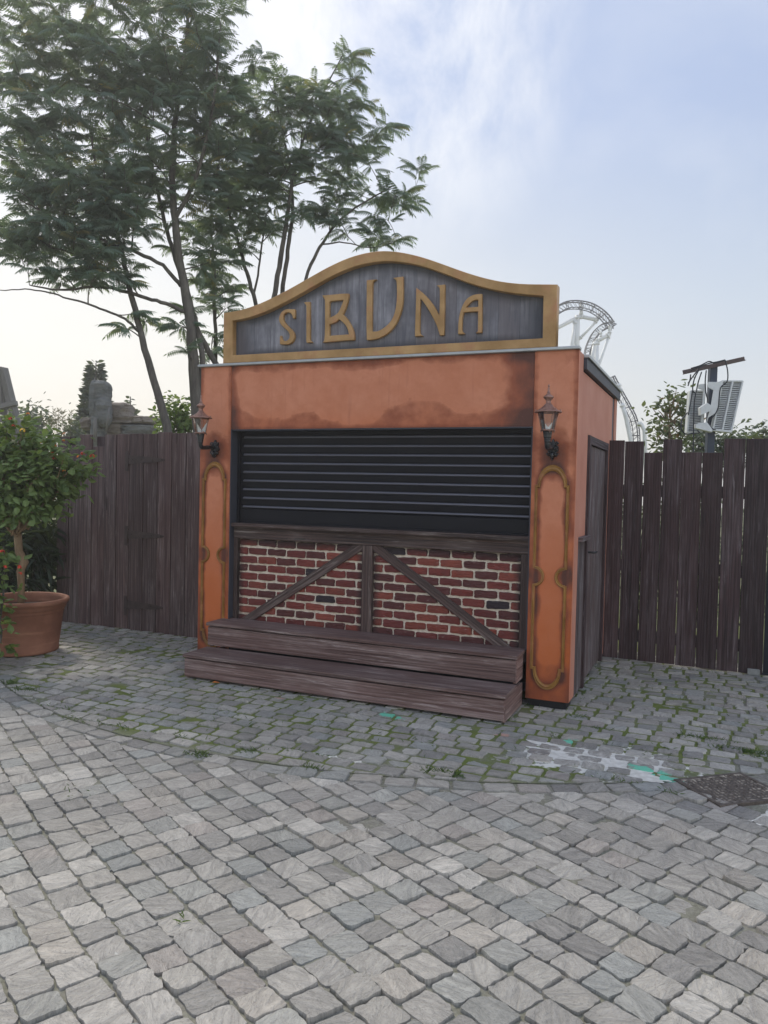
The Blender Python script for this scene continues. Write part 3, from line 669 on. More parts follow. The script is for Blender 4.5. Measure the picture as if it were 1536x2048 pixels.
fr = b = MB(); b.box(XS+.009, XR-.003, .056, .10, 1.112, 1.2135, 0); b.build('timber_beam', 'wood_frame', kiosk, .005)
for xa_, xb_, yy in ((XS+.009, .362, .060), (1.566, 1.655, .058), (2.871, XR-.004, .060)):
    b = MB(); b.box(xa_, xb_, yy, .10, .3, 1.1115, 2); b.build('timber_post', 'wood_frame', kiosk, .005)
for pa, pb in (((.31, .084, .302), (1.585, .084, 1.13)), ((2.90, .084, .302), (1.635, .084, 1.13))):
    b = MB(); b.bar(pa, pb, .073, .034); b.build('timber_brace', 'wood_frame', kiosk, .005)
def brick_panel(xa, xb, start, first_half):
    bb, mm = MB(), MB(); z = 1.108; r = 0
    nx, nz = 60, 40; xs, zs = np.linspace(xa, xb, nx+1), np.linspace(.3, 1.1115, nz+1)
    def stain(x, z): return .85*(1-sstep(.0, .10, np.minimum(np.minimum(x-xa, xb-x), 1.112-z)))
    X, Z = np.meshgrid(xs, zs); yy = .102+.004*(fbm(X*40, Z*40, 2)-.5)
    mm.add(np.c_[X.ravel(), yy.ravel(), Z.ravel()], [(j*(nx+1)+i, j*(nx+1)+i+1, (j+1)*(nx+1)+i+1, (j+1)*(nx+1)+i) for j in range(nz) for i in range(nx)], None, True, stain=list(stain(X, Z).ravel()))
    while z > .32:
        x = start-(.095 if r % 2 else 0)-.19*3
        while x < xb:
            g = .0165; x0, x1 = max(x+g/2, xa+.004), min(x+.19-g/2, xb-.004)
            if x1-x0 > .03:
                q = rng.normal(0, .0025, 8); za, zb = z-.0590, z-.0025
                poly = [(x0+q[0], za+q[1]), (x1+q[2], za+q[3]), (x1+q[4], zb+q[5]), (x0+q[6], zb+q[7])]
                vs, fs, ed = slab(poly, 24, .014, .018, .05, .0014, .0014)
                vv = np.c_[vs[:, 0], .102-vs[:, 2]-.002, vs[:, 1]]
                k = rng.random(); t = (.024, .018, .022) if k < .03 else tuple(np.array([(.18, .036, .027), (.14, .030, .025), (.22, .052, .033), (.095, .027, .024)][rng.integers(4)])*rng.uniform(.85, 1.15))
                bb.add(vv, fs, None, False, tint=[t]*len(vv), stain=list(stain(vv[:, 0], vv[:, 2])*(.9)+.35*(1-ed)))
            x += .19
        z -= .0735; r += 1
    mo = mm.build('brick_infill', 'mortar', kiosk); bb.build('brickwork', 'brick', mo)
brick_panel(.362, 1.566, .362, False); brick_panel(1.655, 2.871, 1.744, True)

# sign standing on the roof edge
OUT = [(0.228, 3.062), (0.414, 3.074), (0.618, 3.122), (0.845, 3.203), (1.038, 3.283), (1.226, 3.362), (1.41, 3.422), (1.565, 3.447), (1.718, 3.45), (1.868, 3.424), (2.04, 3.372), (2.21, 3.302), (2.375, 3.23), (2.537, 3.168), (2.695, 3.122), (2.849, 3.095), (3.095, 3.073)]
INN = [(0.32, 2.988), (0.474, 3.001), (0.677, 3.049), (0.875, 3.123), (1.067, 3.202), (1.255, 3.284), (1.438, 3.341), (1.593, 3.364), (1.745, 3.366), (1.92, 3.338), (2.067, 3.293), (2.259, 3.214), (2.424, 3.138), (2.584, 3.082), (2.763, 3.035), (2.996, 2.997)]
def fine(pts, n):
    xs = np.linspace(pts[0][0], pts[-1][0], n); px, pz = zip(*pts); z = np.interp(xs, px, pz)
    for _ in range(3): z[1:-1] = (z[:-2]+2*z[1:-1]+z[2:])/4
    return list(zip(xs, z))
OUTF, INNF = fine(OUT, 70), fine(INN, 66)
sign = thing('sign', (1.66, .05, H+.024), 'curved topped wooden sign with gold frame and raised gold letters on the kiosk roof', 'sign')
outline('frame', [[(3.095, 2.627), (.228, 2.627)]+OUTF, [(.323, 2.694), (3.0, 2.694)]+INNF[::-1]], .10, .006, -.004, 'gold', sign)
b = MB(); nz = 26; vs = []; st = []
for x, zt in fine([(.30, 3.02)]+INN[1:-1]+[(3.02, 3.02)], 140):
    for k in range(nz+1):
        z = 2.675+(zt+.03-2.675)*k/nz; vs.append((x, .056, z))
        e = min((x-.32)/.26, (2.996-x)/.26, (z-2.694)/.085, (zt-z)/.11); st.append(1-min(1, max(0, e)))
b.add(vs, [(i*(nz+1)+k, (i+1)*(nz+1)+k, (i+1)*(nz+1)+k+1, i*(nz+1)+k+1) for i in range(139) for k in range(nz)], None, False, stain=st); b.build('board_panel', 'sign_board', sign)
LET = dict(
 S=[[(0.916, 3.053), (0.917, 2.979), (0.901, 2.977), (0.894, 2.999), (0.882, 3.018), (0.86, 3.029), (0.833, 3.03), (0.812, 3.018), (0.805, 2.995), (0.81, 2.967), (0.827, 2.943), (0.86, 2.911), (0.892, 2.882), (0.912, 2.851), (0.916, 2.821), (0.905, 2.791), (0.881, 2.772), (0.847, 2.765), (0.809, 2.766), (0.778, 2.771), (0.777, 2.831), (0.787, 2.843), (0.793, 2.82), (0.806, 2.804), (0.828, 2.793), (0.852, 2.799), (0.868, 2.816), (0.872, 2.841), (0.861, 2.865), (0.834, 2.892), (0.795, 2.924), (0.774, 2.951), (0.766, 2.979), (0.771, 3.007), (0.788, 3.036), (0.814, 3.052), (0.846, 3.059), (0.884, 3.055)]],
 I=[[(1.001, 3.102), (1.025, 3.105), (1.056, 3.104), (1.063, 2.801), (1.068, 2.785), (1.089, 2.77), (1.034, 2.769), (1.03, 2.794), (1.025, 3.067), (1.016, 3.086)]],
 B=[[(1.169, 3.147), (1.26, 3.147), (1.346, 3.148), (1.411, 3.144), (1.411, 3.116), (1.402, 3.072), (1.384, 3.02), (1.363, 2.981), (1.395, 2.952), (1.426, 2.91), (1.454, 2.86), (1.468, 2.815), (1.471, 2.768), (1.354, 2.767), (1.185, 2.763), (1.199, 2.785), (1.203, 2.875), (1.198, 3.1), (1.189, 3.123)],
    [(1.251, 3.094), (1.369, 3.096), (1.353, 3.058), (1.324, 3.002), (1.297, 2.981), (1.269, 2.969), (1.241, 2.962), (1.239, 3.079)],
    [(1.243, 2.908), (1.275, 2.913), (1.305, 2.925), (1.328, 2.943), (1.358, 2.923), (1.392, 2.89), (1.412, 2.853), (1.422, 2.816), (1.328, 2.816), (1.245, 2.814)]],
 U=[[(1.571, 3.238), (1.657, 3.237), (1.634, 3.226), (1.622, 3.204), (1.621, 3.129), (1.623, 2.944), (1.625, 2.827), (1.674, 2.827), (1.725, 2.847), (1.769, 2.879), (1.803, 2.923), (1.824, 2.981), (1.834, 3.058), (1.834, 3.136), (1.829, 3.205), (1.821, 3.219), (1.797, 3.236), (1.883, 3.24), (1.886, 3.155), (1.887, 3.054), (1.877, 2.982), (1.853, 2.915), (1.82, 2.858), (1.776, 2.814), (1.726, 2.785), (1.676, 2.767), (1.63, 2.761), (1.582, 2.762), (1.576, 2.9)]],
 N=[[(1.996, 3.144), (2.045, 3.106), (2.095, 3.057), (2.145, 2.995), (2.192, 2.916), (2.193, 2.996), (2.19, 3.121), (2.182, 3.133), (2.164, 3.148), (2.231, 3.15), (2.233, 2.993), (2.234, 2.766), (2.201, 2.763), (2.188, 2.8), (2.167, 2.855), (2.117, 2.943), (2.067, 3.019), (2.034, 3.057), (2.032, 2.962), (2.033, 2.804), (2.041, 2.783), (2.064, 2.768), (1.995, 2.768), (1.995, 2.874), (1.997, 3.01)]],
 A=[[(2.528, 3.055), (2.531, 2.927), (2.534, 2.767), (2.487, 2.766), (2.503, 2.78), (2.502, 2.851), (2.5, 2.927), (2.388, 2.928), (2.379, 2.89), (2.376, 2.839), (2.378, 2.79), (2.399, 2.769), (2.393, 2.765), (2.347, 2.766), (2.347, 2.841), (2.354, 2.907), (2.367, 2.953), (2.388, 2.999), (2.416, 3.032), (2.449, 3.049), (2.485, 3.056)],
    [(2.499, 3.014), (2.474, 3.014), (2.446, 3.003), (2.418, 2.977), (2.406, 2.961), (2.501, 2.962)]])
for ch, loops in LET.items():
    o = outline('letter', [smooth_loop(l, 4) for l in loops], .032, .004, .024, 'gold', sign); o['label'] = 'raised gold letter '+ch
for sx in (.5, 2.93):
    b = MB(); b.add([(sx, .1, 2.63), (sx+.03, .1, 2.63), (sx+.03, .1, 2.92), (sx, .1, 2.92), (sx, .42, 2.63), (sx+.03, .42, 2.63)], [(0, 3, 4), (1, 5, 2), (3, 2, 5, 4), (0, 4, 5, 1), (0, 1, 2, 3)])
    b.build('rear_strut', 'barge', sign)

# wall lanterns
def lantern(x, label):
    y = -.22; t = thing('wall_lantern', (x, 0, 1.9), label, 'lantern', 'wall lanterns on the kiosk pillars')
    c = (x, y, 0); b = MB()
    b.lathe([(.001, 2.272), (.010, 2.268), (.018, 2.258), (.032, 2.248), (.037, 2.240), (.034, 2.236), (.026, 2.226), (.016, 2.214), (.018, 2.209), (.019, 2.205), (.016, 2.200), (.022, 2.195), (.033, 2.182), (.036, 2.178), (.052, 2.165), (.070, 2.152), (.092, 2.143), (.096, 2.138), (.094, 2.133), (.07, 2.136), (.03, 2.15)], c, 24)
    for k in range(6):
        a = k*PI/3+.3; b.lathe([(.001, 2.158), (.005, 2.153), (.003, 2.147), (.005, 2.14)], (x+.086*math.cos(a), y+.086*math.sin(a), 0), 8)
    b.build('roof', 'copper', t)
    b = MB(); b.lathe([(.001, 2.330), (.006, 2.327), (.008, 2.320), (.006, 2.312), (.004, 2.306), (.009, 2.300), (.006, 2.290), (.009, 2.28), (.012, 2.270)], c, 16); b.build('finial', 'copper', t)
    b = MB()
    for k in range(6):
        a = k*PI/3+.3; ca, sa = math.cos(a), math.sin(a); b.tube([(x+.072*ca, y+.072*sa, 2.138), (x+.043*ca, y+.043*sa, 2.012)], .0028, 6)
    b.lathe([(.03, 2.016), (.050, 2.014), (.052, 2.010), (.050, 2.006), (.03, 2.004)], c, 24)
    for k in range(4): a = k*PI/2+.5; b.lathe([(.004, 2.008), (.005, 1.998), (.001, 1.993)], (x+.047*math.cos(a), y+.047*math.sin(a), 0), 8)
    b.build('cage', 'copper', t)
    b = MB(); vs = []
    for r, z in ((.069, 2.136), (.041, 2.014)): vs += [(x+r*math.cos(k*PI/3+.3), y+r*math.sin(k*PI/3+.3), z) for k in range(6)]
    b.add(vs, [(k, (k+1) % 6, 6+(k+1) % 6, 6+k) for k in range(6)]); b.build('glass', 'glass', t)
    b = MB(); b.lathe([(.018, 2.012), (.018, 2.03), (.015, 2.034), (.001, 2.035)], c, 16)
    for sg in (-1, 1): b.add([(x+sg*.003, y+.01, 2.036), (x+sg*.037, y+.012, 2.016), (x+sg*.052, y+.012, 2.098), (x+sg*.003, y+.013, 2.036), (x+sg*.037, y+.015, 2.016), (x+sg*.052, y+.015, 2.098)], [(0, 1, 2), (5, 4, 3), (0, 2, 5, 3), (1, 4, 5, 2), (0, 3, 4, 1)])
    b.build('socket_plates', 'white', t)  # white socket and two thin pale triangular plates set in a V
    b = MB(); b.lathe([(.012, 2.006), (.033, 2.004), (.031, 1.99), (.027, 1.966), (.028, 1.962), (.024, 1.957), (.022, 1.952), (.025, 1.948), (.022, 1.944), (.020, 1.940), (.024, 1.936), (.020, 1.930), (.019, 1.92)], c, 20)
    b.tube([(x, y, 1.935), (x, y, 1.915), (x, y+.006, 1.900), (x, y+.02, 1.891), (x, y+.05, 1.889), (x, y+.085, 1.893), (x, y+.13, 1.897), (x, -.01, 1.897)], [.018, .018, .0185, .0185, .0165, .0185, .0155, .016], 12)
    b.lathe([(.0, 0), (.02, 0), (.023, .006), (.02, .012), (0, .012)], (x, y+.085, 1.889), 12)
    b.build('arm', 'black', t)
    b = MB(); R_ = random.Random(int(x*100))
    pl = []
    for k in range(40):
        a = 2*PI*k/40; r = 1+.16*math.cos(a*8)+.05*math.sin(a*3); pl.append((x+.036*r*math.cos(a), 1.888+.066*r*math.sin(a)-.006*math.cos(2*a)))
    vs = [(px, -.0, pz) for px, pz in pl]+[(x+(px-x)*.9, -.022, 1.888+(pz-1.888)*.92) for px, pz in pl]+[(x, -.034, 1.888)]
    b.add(vs, [(i, (i+1) % 40, 40+(i+1) % 40, 40+i) for i in range(40)]+[(40+i, 40+(i+1) % 40, 80) for i in range(40)], None, False)
    for sg in (-1, 1):
        for zz, k in ((1.925, 1), (1.86, -1), (1.895, 1)):
            cx_, cz_ = x+sg*.024, zz; b.tube([(cx_+sg*.017*(1-q*.28)*math.cos(q*2.2), -.026-.004*q, cz_+k*.019*(1-q*.28)*math.sin(q*2.2)) for q in np.linspace(0, 3, 14)], .0055, 6)
    b.tube([(x, -.03, 1.86), (x, -.05, 1.842), (x, -.04, 1.825), (x, -.02, 1.812)], [.016, .014, .010, .006], 8)
    b.build('wall_plate', 'black', t)
lantern(.165, 'copper wall lantern on the left pillar, overlapping the tree trunk behind')
lantern(3.10, 'copper wall lantern on the right pillar, nearest the side door')

# steps
st = thing('wooden_steps', (1.6, -.25, 0), 'two brown wooden steps in front of the kiosk counter', 'steps')
for yf, yb, z0, z1 in ((-.548, -.214, .002, .2), (-.24, -.003, .2, .41)):
    b = MB(); b.box(.262, 2.934, yf, yb, z1-.028, z1, 0); b.build('tread', 'wood_step', st, .004)
    b = MB(); b.box(.272, 2.925, yf+.013, yf+.038, z0+.016, z1-.0375, 0); b.build('riser', 'wood_step', st, .004)
    b = MB(); b.box(2.899, 2.9255, yf+.039, -.004, z0, z1-.033, 1); b.build('side_board', 'wood_step', st, .003)
    b = MB(); b.box(.272, .298, yf+.039, -.004, z0, z1-.033, 1); b.build('side_board', 'wood_step', st, .003)
b = MB(); b.box(.33, 2.93, -.0025, .056, .384, .409, 0); b.build('back_strip', 'wood_step', st, .003)
# ------------------------------------------------------------------ fences
def board(parent, x0, x1, y, z0, z1, mat, t=.026, lean=0):
    b = MB(); b.box(x0, x1, y, y+t, z0, z1, 2)
    if lean: b.v = [(x+lean*(z-z0), yy, z) for x, yy, z in b.v]
    return b.build('board', mat, parent, .003)
fr_ = thing('wooden_fence', (3.95, 1.9, 0), 'dark brown board fence with open gaps and uneven tops right of the kiosk', 'fence')
ex = [3.226, 3.394, 3.568, 3.73, 3.898, 4.071, 4.245, 4.423, 4.622]; tp = [2.072, 2.062, 1.958, 2.08, 1.962, 1.960, 2.084, 2.083]
for k in range(8):
    g = [.0025, .0042, .0036, .003, .0028, .0034, .003, .0034][k]
    board(fr_, ex[k]+g+(.02 if k == 0 else 0), ex[k+1]-g+.001*(k % 3), 1.885+.004*(k % 2), .025-.002*k, tp[k], 'wood_r', .026, R0.uniform(-.002, .002))
for k, z in enumerate((1.60, .90, .24)):
    b = MB(); b.box(3.29, 4.60, 1.917, 1.96, z-.05, z+.06, 0); b.build('rail', 'wood_r', fr_, .003)
b = MB(); b.box(4.50, 4.60, 1.87, 1.99, 0, .055); b.build('concrete_foot', 'concrete', fr_, .006)
fr2 = thing('wooden_fence', (5.4, 2.0, 0), 'dark board fence bay at the right picture edge behind a navy post', 'fence')
x = 4.72
for k in range(9):
    w = .165; board(fr2, x, x+w-.012, 2.0+.004*(k % 2), .03, [2.07, 1.95, 2.08, 2.06, 1.96][k % 5], 'wood_r'); x += w
for z in (1.6, .9, .24):
    b = MB(); b.box(4.72, 6.18, 2.031, 2.07, z-.05, z+.06, 0); b.build('rail', 'wood_r', fr2, .003)
np_ = MB(); np_.box(4.63, 4.69, 1.97, 2.03, 0, 1.9); np_.box(4.61, 4.71, 1.95, 2.05, 0, .012); o = np_.build('fence_post', 'navy_dark', None, .004); tag(o, 'dark navy steel post between the two right fence bays', 'post')

fl = thing('wooden_fence', (-2.05, .87, 0), 'dark brown board fence left of the gate, behind the potted plant', 'fence')
ex = [-2.574, -2.404, -2.244, -2.072, -1.895, -1.729, -1.556]; tp = [2.065, 1.965, 2.085, 1.955, 2.082, 2.088]
for k in range(6): board(fl, ex[k]+.0045, ex[k+1]-.0035, .855+.006*(k % 2), -.004+.003*(k % 3), tp[k], 'wood', .028)
for z in (1.78, 1.02, .28):
    b = MB(); b.box(-2.574, -1.56, .892, .93, z-.05, z+.05, 0); b.build('rail', 'wood', fl, .003)
for k, (x0, x1) in enumerate(((-2.56, -2.40), (-2.07, -1.90))):
    b = MB(); b.box(x0, x1, .932, .955, .3, 2.07, 2); b.build('backing_board', 'wood_r', fl, .003)
b = MB(); b.box(-2.25, -2.17, .87, .95, 0, .044); b.build('concrete_foot', 'concrete', fl, .006)
gt = thing('wooden_gate', (-1.0, .87, 0), 'dark brown board gate with three strap hinges beside the left pillar', 'gate')
for k in range(9):
    xa = -1.546+k*.1842
    if xa > -.1: break
    board(gt, xa+.0045, min(xa+.1797, -.01), .852+.003*(k % 2), -.006 if k else -.01, 2.092+.006*((k*7) % 3)-.01*(k == 1), 'wood', .028)
for z in (1.76, 1.02, .28):
    b = MB(); b.box(-1.54, -.02, .884, .92, z-.05, z+.05, 0); b.build('rail', 'wood', gt, .003)
for z in (1.815, 1.02, .27):
    b = MB(); za, zb = z-.045, z+.045
    b.add([(-1.545, .844, za), (-1.545, .844, zb), (-1.16, .844, z+.022), (-1.085, .844, z+.008), (-1.085, .844, z-.008), (-1.16, .844, z-.022)]+[(-1.545, .8515, za), (-1.545, .8515, zb), (-1.16, .8515, z+.022), (-1.085, .8515, z+.008), (-1.085, .8515, z-.008), (-1.16, .8515, z-.022)], [(0, 5, 4, 3, 2, 1)[::-1]]+[(i, (i+1) % 6, 6+(i+1) % 6, 6+i) for i in range(6)])
    for xx in (-1.50, -1.38, -1.24, -1.12): b.lathe([(.0, 0), (.007, 0), (.006, .004), (0, .005)], (0, 0, 0), 8); m_ = len(b.v)-32; b.v[m_:] = [(xx+p[0], .844-p[2], z+p[1]) for p in b.v[m_:]]
    b.box(-1.60, -1.562, .847, .854, z-.12, z+.09); b.tube([(-1.553, .846, z-.05), (-1.553, .846, z+.05)], .009, 8)
    b.build('hinge', 'hinge', gt, .0015)

# ------------------------------------------------------------------ foliage
def leaf_template_pinnate():
    """drooping pinnate leaf along +x, z up; unit length about .33 m"""
    vs, fs = [], []; n = 8; L = .33
    def rc(t): return np.array([L*t*(1-.12*t), 0, .05*t-.17*t*t])
    for i in range(6):
        a, b_ = rc(i/6), rc((i+1)/6); k = len(vs); w = .0022
        vs += [a+[0, -w, 0], a+[0, w, 0], b_+[0, w, 0], b_+[0, -w, 0]]; fs.append((k, k+1, k+2, k+3))
    for i in range(n+1):
        t = .16+.84*i/n; c = rc(t); ll = .098*(1-.45*abs(t-.55)*1.4); ww = .0138
        for sg in ((-1, 1) if i < n else (0,)):
            d = np.array([.34, sg*.62, -.72]) if sg else np.array([.8, 0, -.6]); d /= np.linalg.norm(d)
            sd = np.cross(d, [0, 0, 1.0]); sd /= np.linalg.norm(sd); k = len(vs); dr = np.array([0, 0, -.018])
            vs += [c, c+d*ll*.38+sd*ww, c+d*ll+dr, c+d*ll*.38-sd*ww]; fs.append((k, k+1, k+2, k+3))
    return np.array(vs, float), fs
def leaf_template_ovate(L=.09, W=.055, bend=.25):
    vs = [(0, 0, 0), (L*.3, W*.5, -.004), (L*.62, W*.42, -.012-bend*L*.2), (L, 0, -bend*L), (L*.62, -W*.42, -.012-bend*L*.2), (L*.3, -W*.5, -.004), (L*.32, 0, .006), (L*.65, 0, -bend*L*.3+.004)]
    return np.array(vs), [(0, 6, 1), (1, 6, 7, 2), (2, 7, 3), (0, 5, 6), (5, 4, 7, 6), (4, 3, 7)]
def leaf_template_blade(L=.22, W=.022, bend=.5):
    vs = [(0, 0, 0), (L*.3, W*.5, -bend*L*.06), (L*.65, W*.4, -bend*L*.4), (L, 0, -bend*L), (L*.65, -W*.4, -bend*L*.4), (L*.3, -W*.5, -bend*L*.06)]
    return np.array(vs), [(0, 1, 2, 3), (0, 3, 4, 5)]
def instance(name, mat, tmpl, pos, dirs, roll, scale, tint, parent):
    """one mesh of many leaves"""
    tv, tf = tmpl; N = len(pos); pos = np.array(pos); d = np.array(dirs); d /= np.linalg.norm(d, axis=1, keepdims=True)
    up = np.tile([0, 0, 1.0], (N, 1)); s = np.cross(up, d); ln = np.linalg.norm(s, axis=1, keepdims=True); s = np.where(ln > 1e-3, s/np.maximum(ln, 1e-6), [0, 1, 0]); u = np.cross(d, s)
    cr, sr = np.cos(roll)[:, None], np.sin(roll)[:, None]; s, u = s*cr+u*sr, u*cr-s*sr
    P = pos[:, None, :]+scale[:, None, None]*(tv[None, :, 0:1]*d[:, None, :]+tv[None, :, 1:2]*s[:, None, :]+tv[None, :, 2:3]*u[:, None, :])
    nv = len(tv); V = P.reshape(-1, 3)-np.array(parent_origin(parent)); faces = []
    for i in range(N):
        k = i*nv; faces.extend([tuple(k+j for j in f) for f in tf])
    me = bpy.data.meshes.new(name); me.from_pydata(V.tolist(), [], faces)
    a = me.attributes.new('tint', 'FLOAT', 'POINT'); a.data.foreach_set('value', np.repeat(tint, nv))
    me.materials.append(M[mat]); o = bpy.data.objects.new(name, me); col.objects.link(o); o.parent = parent; return o
PIN, OVA, BLD = leaf_template_pinnate(), leaf_template_ovate(), leaf_template_blade()
def rdir(el0, el1):
    a, e = rng.random()*2*PI, math.radians(rng.uniform(el0, el1)); return np.array([math.cos(a)*math.cos(e), math.sin(a)*math.cos(e), math.sin(e)])
def curve_pts(a, b, sag, n=6, wob=.03):
    a, b = np.array(a), np.array(b); L = np.linalg.norm(b-a); out = []
    off = rng.normal(0, wob*L, 3)
    for i in range(n+1):
        t = i/n; p = a+(b-a)*t+off*math.sin(PI*t); p[2] += sag*L*math.sin(PI*t); out.append(p)
    return out
def ash_tree(name, label, stems, blobs, leaves_per, group=None, scale=1.0, dens=1.12):
    """stems: lists of (u, v, depth, radius); blobs: (u, v, ru, rv, depth, ddepth, twigs)"""
    b3 = at(*stems[0][0][:3]); root = thing('tree', (b3[0], b3[1], 0), label, 'tree', group)
    tr = MB(); nodes = []
    for si, stp in enumerate(stems):
        pts = [at(u, v, d) for u, v, d, r in stp]; rad = [r for *_, r in stp]
        P = []; Rr = []
        for i in range(len(pts)-1):
            p0, p1, p2, p3 = pts[max(i-1, 0)], pts[i], pts[i+1], pts[min(i+2, len(pts)-1)]
            for k in range(5):
                t = k/5; P.append(.5*((2*p1)+(-p0+p2)*t+(2*p0-5*p1+4*p2-p3)*t*t+(-p0+3*p1-3*p2+p3)*t**3)+rng.normal(0, .006, 3)); Rr.append(rad[i]*(1-t)+rad[i+1]*t)
        P.append(pts[-1]); Rr.append(rad[-1])
        tr.tube(P, [q*.84*(1+.12*(vnoise(np.array(i_*.7), np.array(si*3.1), 2)-.5)) for i_, q in enumerate(Rr)], 9)
        nodes += [(p, r, 0) for p, r in list(zip(P, Rr))[len(P)//4:]]
    tr.build('trunk', 'bark', root)
    lp, ld, bw = [], [], MB()
    NP = np.array([n[0] for n in nodes]); NR = [n[1] for n in nodes]
    for (u, v, ru, rv, d, dd, nt) in blobs:
        for _ in range(int(nt*dens)):
            q = rng.normal(0, 1, 3); q /= np.linalg.norm(q); q *= rng.random()**.4
            tip = at(u+q[0]*ru, v+q[1]*rv, d+q[2]*dd)
            dist = np.linalg.norm(NP-tip, axis=1)+1.2*np.maximum(0, NP[:, 2]-tip[2]+.1)
            dist += np.where(dist < .25, 1.0, 0); j = int(np.argmin(dist)); a = NP[j]
            pts = curve_pts(a, tip, .06, 6, .05); r0 = min(NR[j]*.6, .008+.009*np.linalg.norm(tip-a)); rr = np.linspace(r0, .004, 7)
            bw.tube(pts, list(rr), 5, False)
            if np.linalg.norm(tip-a) < 2.5:
                NP = np.vstack([NP, pts[2:6]]); NR += list(rr[2:6])
            ax = (pts[-1]-pts[-2]); ax /= np.linalg.norm(ax)
            for k in range(leaves_per):
                t = 1-.75*(k/leaves_per)*rng.random()**.7; i = min(5, int(t*6)); p = pts[i]+(pts[i+1]-pts[i])*(t*6-i)
                dv = rdir(-10, 40)*1.0+ax*.5; lp.append(p); ld.append(dv)
    bw.build('branches', 'bark', root)
    n = len(lp); instance('crown', 'leaf', PIN, lp, ld, rng.normal(0, .45, n), rng.uniform(.72, 1.2, n)*scale, rng.random(n), root)
    return root
G = 'slender ash like trees behind the fence'
ash_tree('tree', 'tallest tree with forked grey trunk and dense crown just left of the kiosk',
  [[(398, 960, 10.3, .105), (396, 850, 10.3, .098), (388, 740, 10.3, .088), (380, 640, 10.3, .075), (362, 540, 10.3, .066), (349, 440, 10.35, .058), (345, 330, 10.4, .048), (355, 200, 10.4, .036), (375, 60, 10.4, .025), (380, -60, 10.4, .015)],
   [(400, 830, 10.35, .05), (405, 740, 10.35, .048), (398, 680, 10.4, .045), (380, 600, 10.5, .04), (345, 500, 10.6, .036), (320, 400, 10.6, .03), (295, 280, 10.7, .022), (280, 130, 10.7, .014)],
   [(362, 572, 10.3, .034), (325, 532, 10.1, .03), (264, 501, 9.9, .026), (217, 486, 9.8, .02), (120, 440, 9.7, .014), (40, 400, 9.6, .009)],
   [(376, 626, 10.3, .034), (335, 608, 10.2, .031), (293, 596, 10.0, .028), (205, 574, 9.8, .022), (117, 580, 9.6, .016), (59, 570, 9.5, .009)],
   [(386, 640, 10.4, .04), (410, 690, 10.5, .045), (440, 745, 10.6, .05), (452, 800, 10.6, .055)],
   [(349, 440, 10.35, .035), (400, 330, 10.2, .028), (430, 180, 10.1, .02), (440, 70, 10.1, .012)]],
  [(300, 60, 190, 170, 10.4, 1.1, 62), (170, 170, 150, 140, 10.2, 1.0, 44), (330, 260, 160, 140, 10.4, 1.0, 50), (120, 330, 130, 110, 9.9, .9, 34), (400, 130, 90, 130, 10.3, .8, 26), (250, 400, 120, 90, 10.2, .8, 20), (60, 80, 120, 110, 10.3, .9, 26), (90, 470, 130, 60, 9.8, .6, 17), (190, 535, 130, 40, 9.8, .5, 11), (455, 180, 60, 70, 10.2, .5, 8), (505, 110, 30, 40, 10.2, .3, 3), (300, -60, 260, 80, 10.4, 1.2, 34), (20, 500, 60, 50, 9.6, .5, 7), (420, 420, 70, 110, 10.6, .6, 19), (445, 290, 60, 120, 10.5, .6, 18), (300, 330, 130, 100, 10.6, .8, 14), (390, 500, 60, 60, 10.6, .5, 6), (210, 480, 110, 60, 9.8, .6, 10), (30, 180, 90, 120, 10.2, .8, 18), (372, 690, 30, 90, 10.4, .5, 5)], 9, G, .86)
ash_tree('tree', 'thin tree leaning left in front of the pale sky, left of the forked trunk',
  [[(345, 960, 9.9, .075), (332, 850, 9.9, .068), (300, 740, 9.9, .055), (275, 640, 9.95, .046), (255, 560, 10.0, .04), (240, 490, 10.0, .034), (222, 430, 10.0, .028), (195, 350, 10.0, .02), (180, 250, 10.0, .012)],
   [(276, 662, 9.93, .022), (249, 639, 9.8, .02), (200, 617, 9.7, .017), (146, 599, 9.6, .014), (100, 585, 9.5, .012), (50, 579, 9.4, .009), (-10, 581, 9.3, .006)],
   [(252, 570, 10.0, .018), (220, 540, 9.95, .015), (170, 515, 9.9, .011), (100, 495, 9.8, .007)]],
  [(170, 360, 120, 90, 10.0, .7, 26), (60, 420, 90, 70, 9.8, .6, 15), (150, 560, 110, 28, 9.7, .4, 6), (200, 470, 90, 60, 9.9, .5, 12), (20, 280, 100, 90, 9.9, .6, 16), (255, 640, 22, 40, 9.9, .3, 2), (310, 640, 20, 60, 10, .2, 1)], 9, G, .86)
ash_tree('tree', 'spindly tree with one forked stem rising behind the left end of the sign',
  [[(530, 690, 11.4, .042), (512, 612, 11.4, .038), (497, 555, 11.4, .034), (480, 500, 11.4, .028), (462, 440, 11.4, .022), (445, 360, 11.4, .014)],
   [(508, 590, 11.4, .022), (520, 520, 11.4, .018), (530, 440, 11.3, .012)],
   [(432, 760, 11.2, .036), (430, 660, 11.2, .033), (428, 560, 11.2, .028), (424, 470, 11.2, .02), (420, 380, 11.2, .012)]],
  [(480, 400, 90, 90, 11.4, .8, 30), (480, 260, 60, 90, 11.3, .6, 16), (530, 330, 50, 70, 11.3, .6, 10), (430, 560, 55, 90, 11.2, .6, 15), (520, 460, 50, 70, 11.3, .5, 9), (440, 690, 35, 50, 11.2, .4, 4)], 9, G, .86)
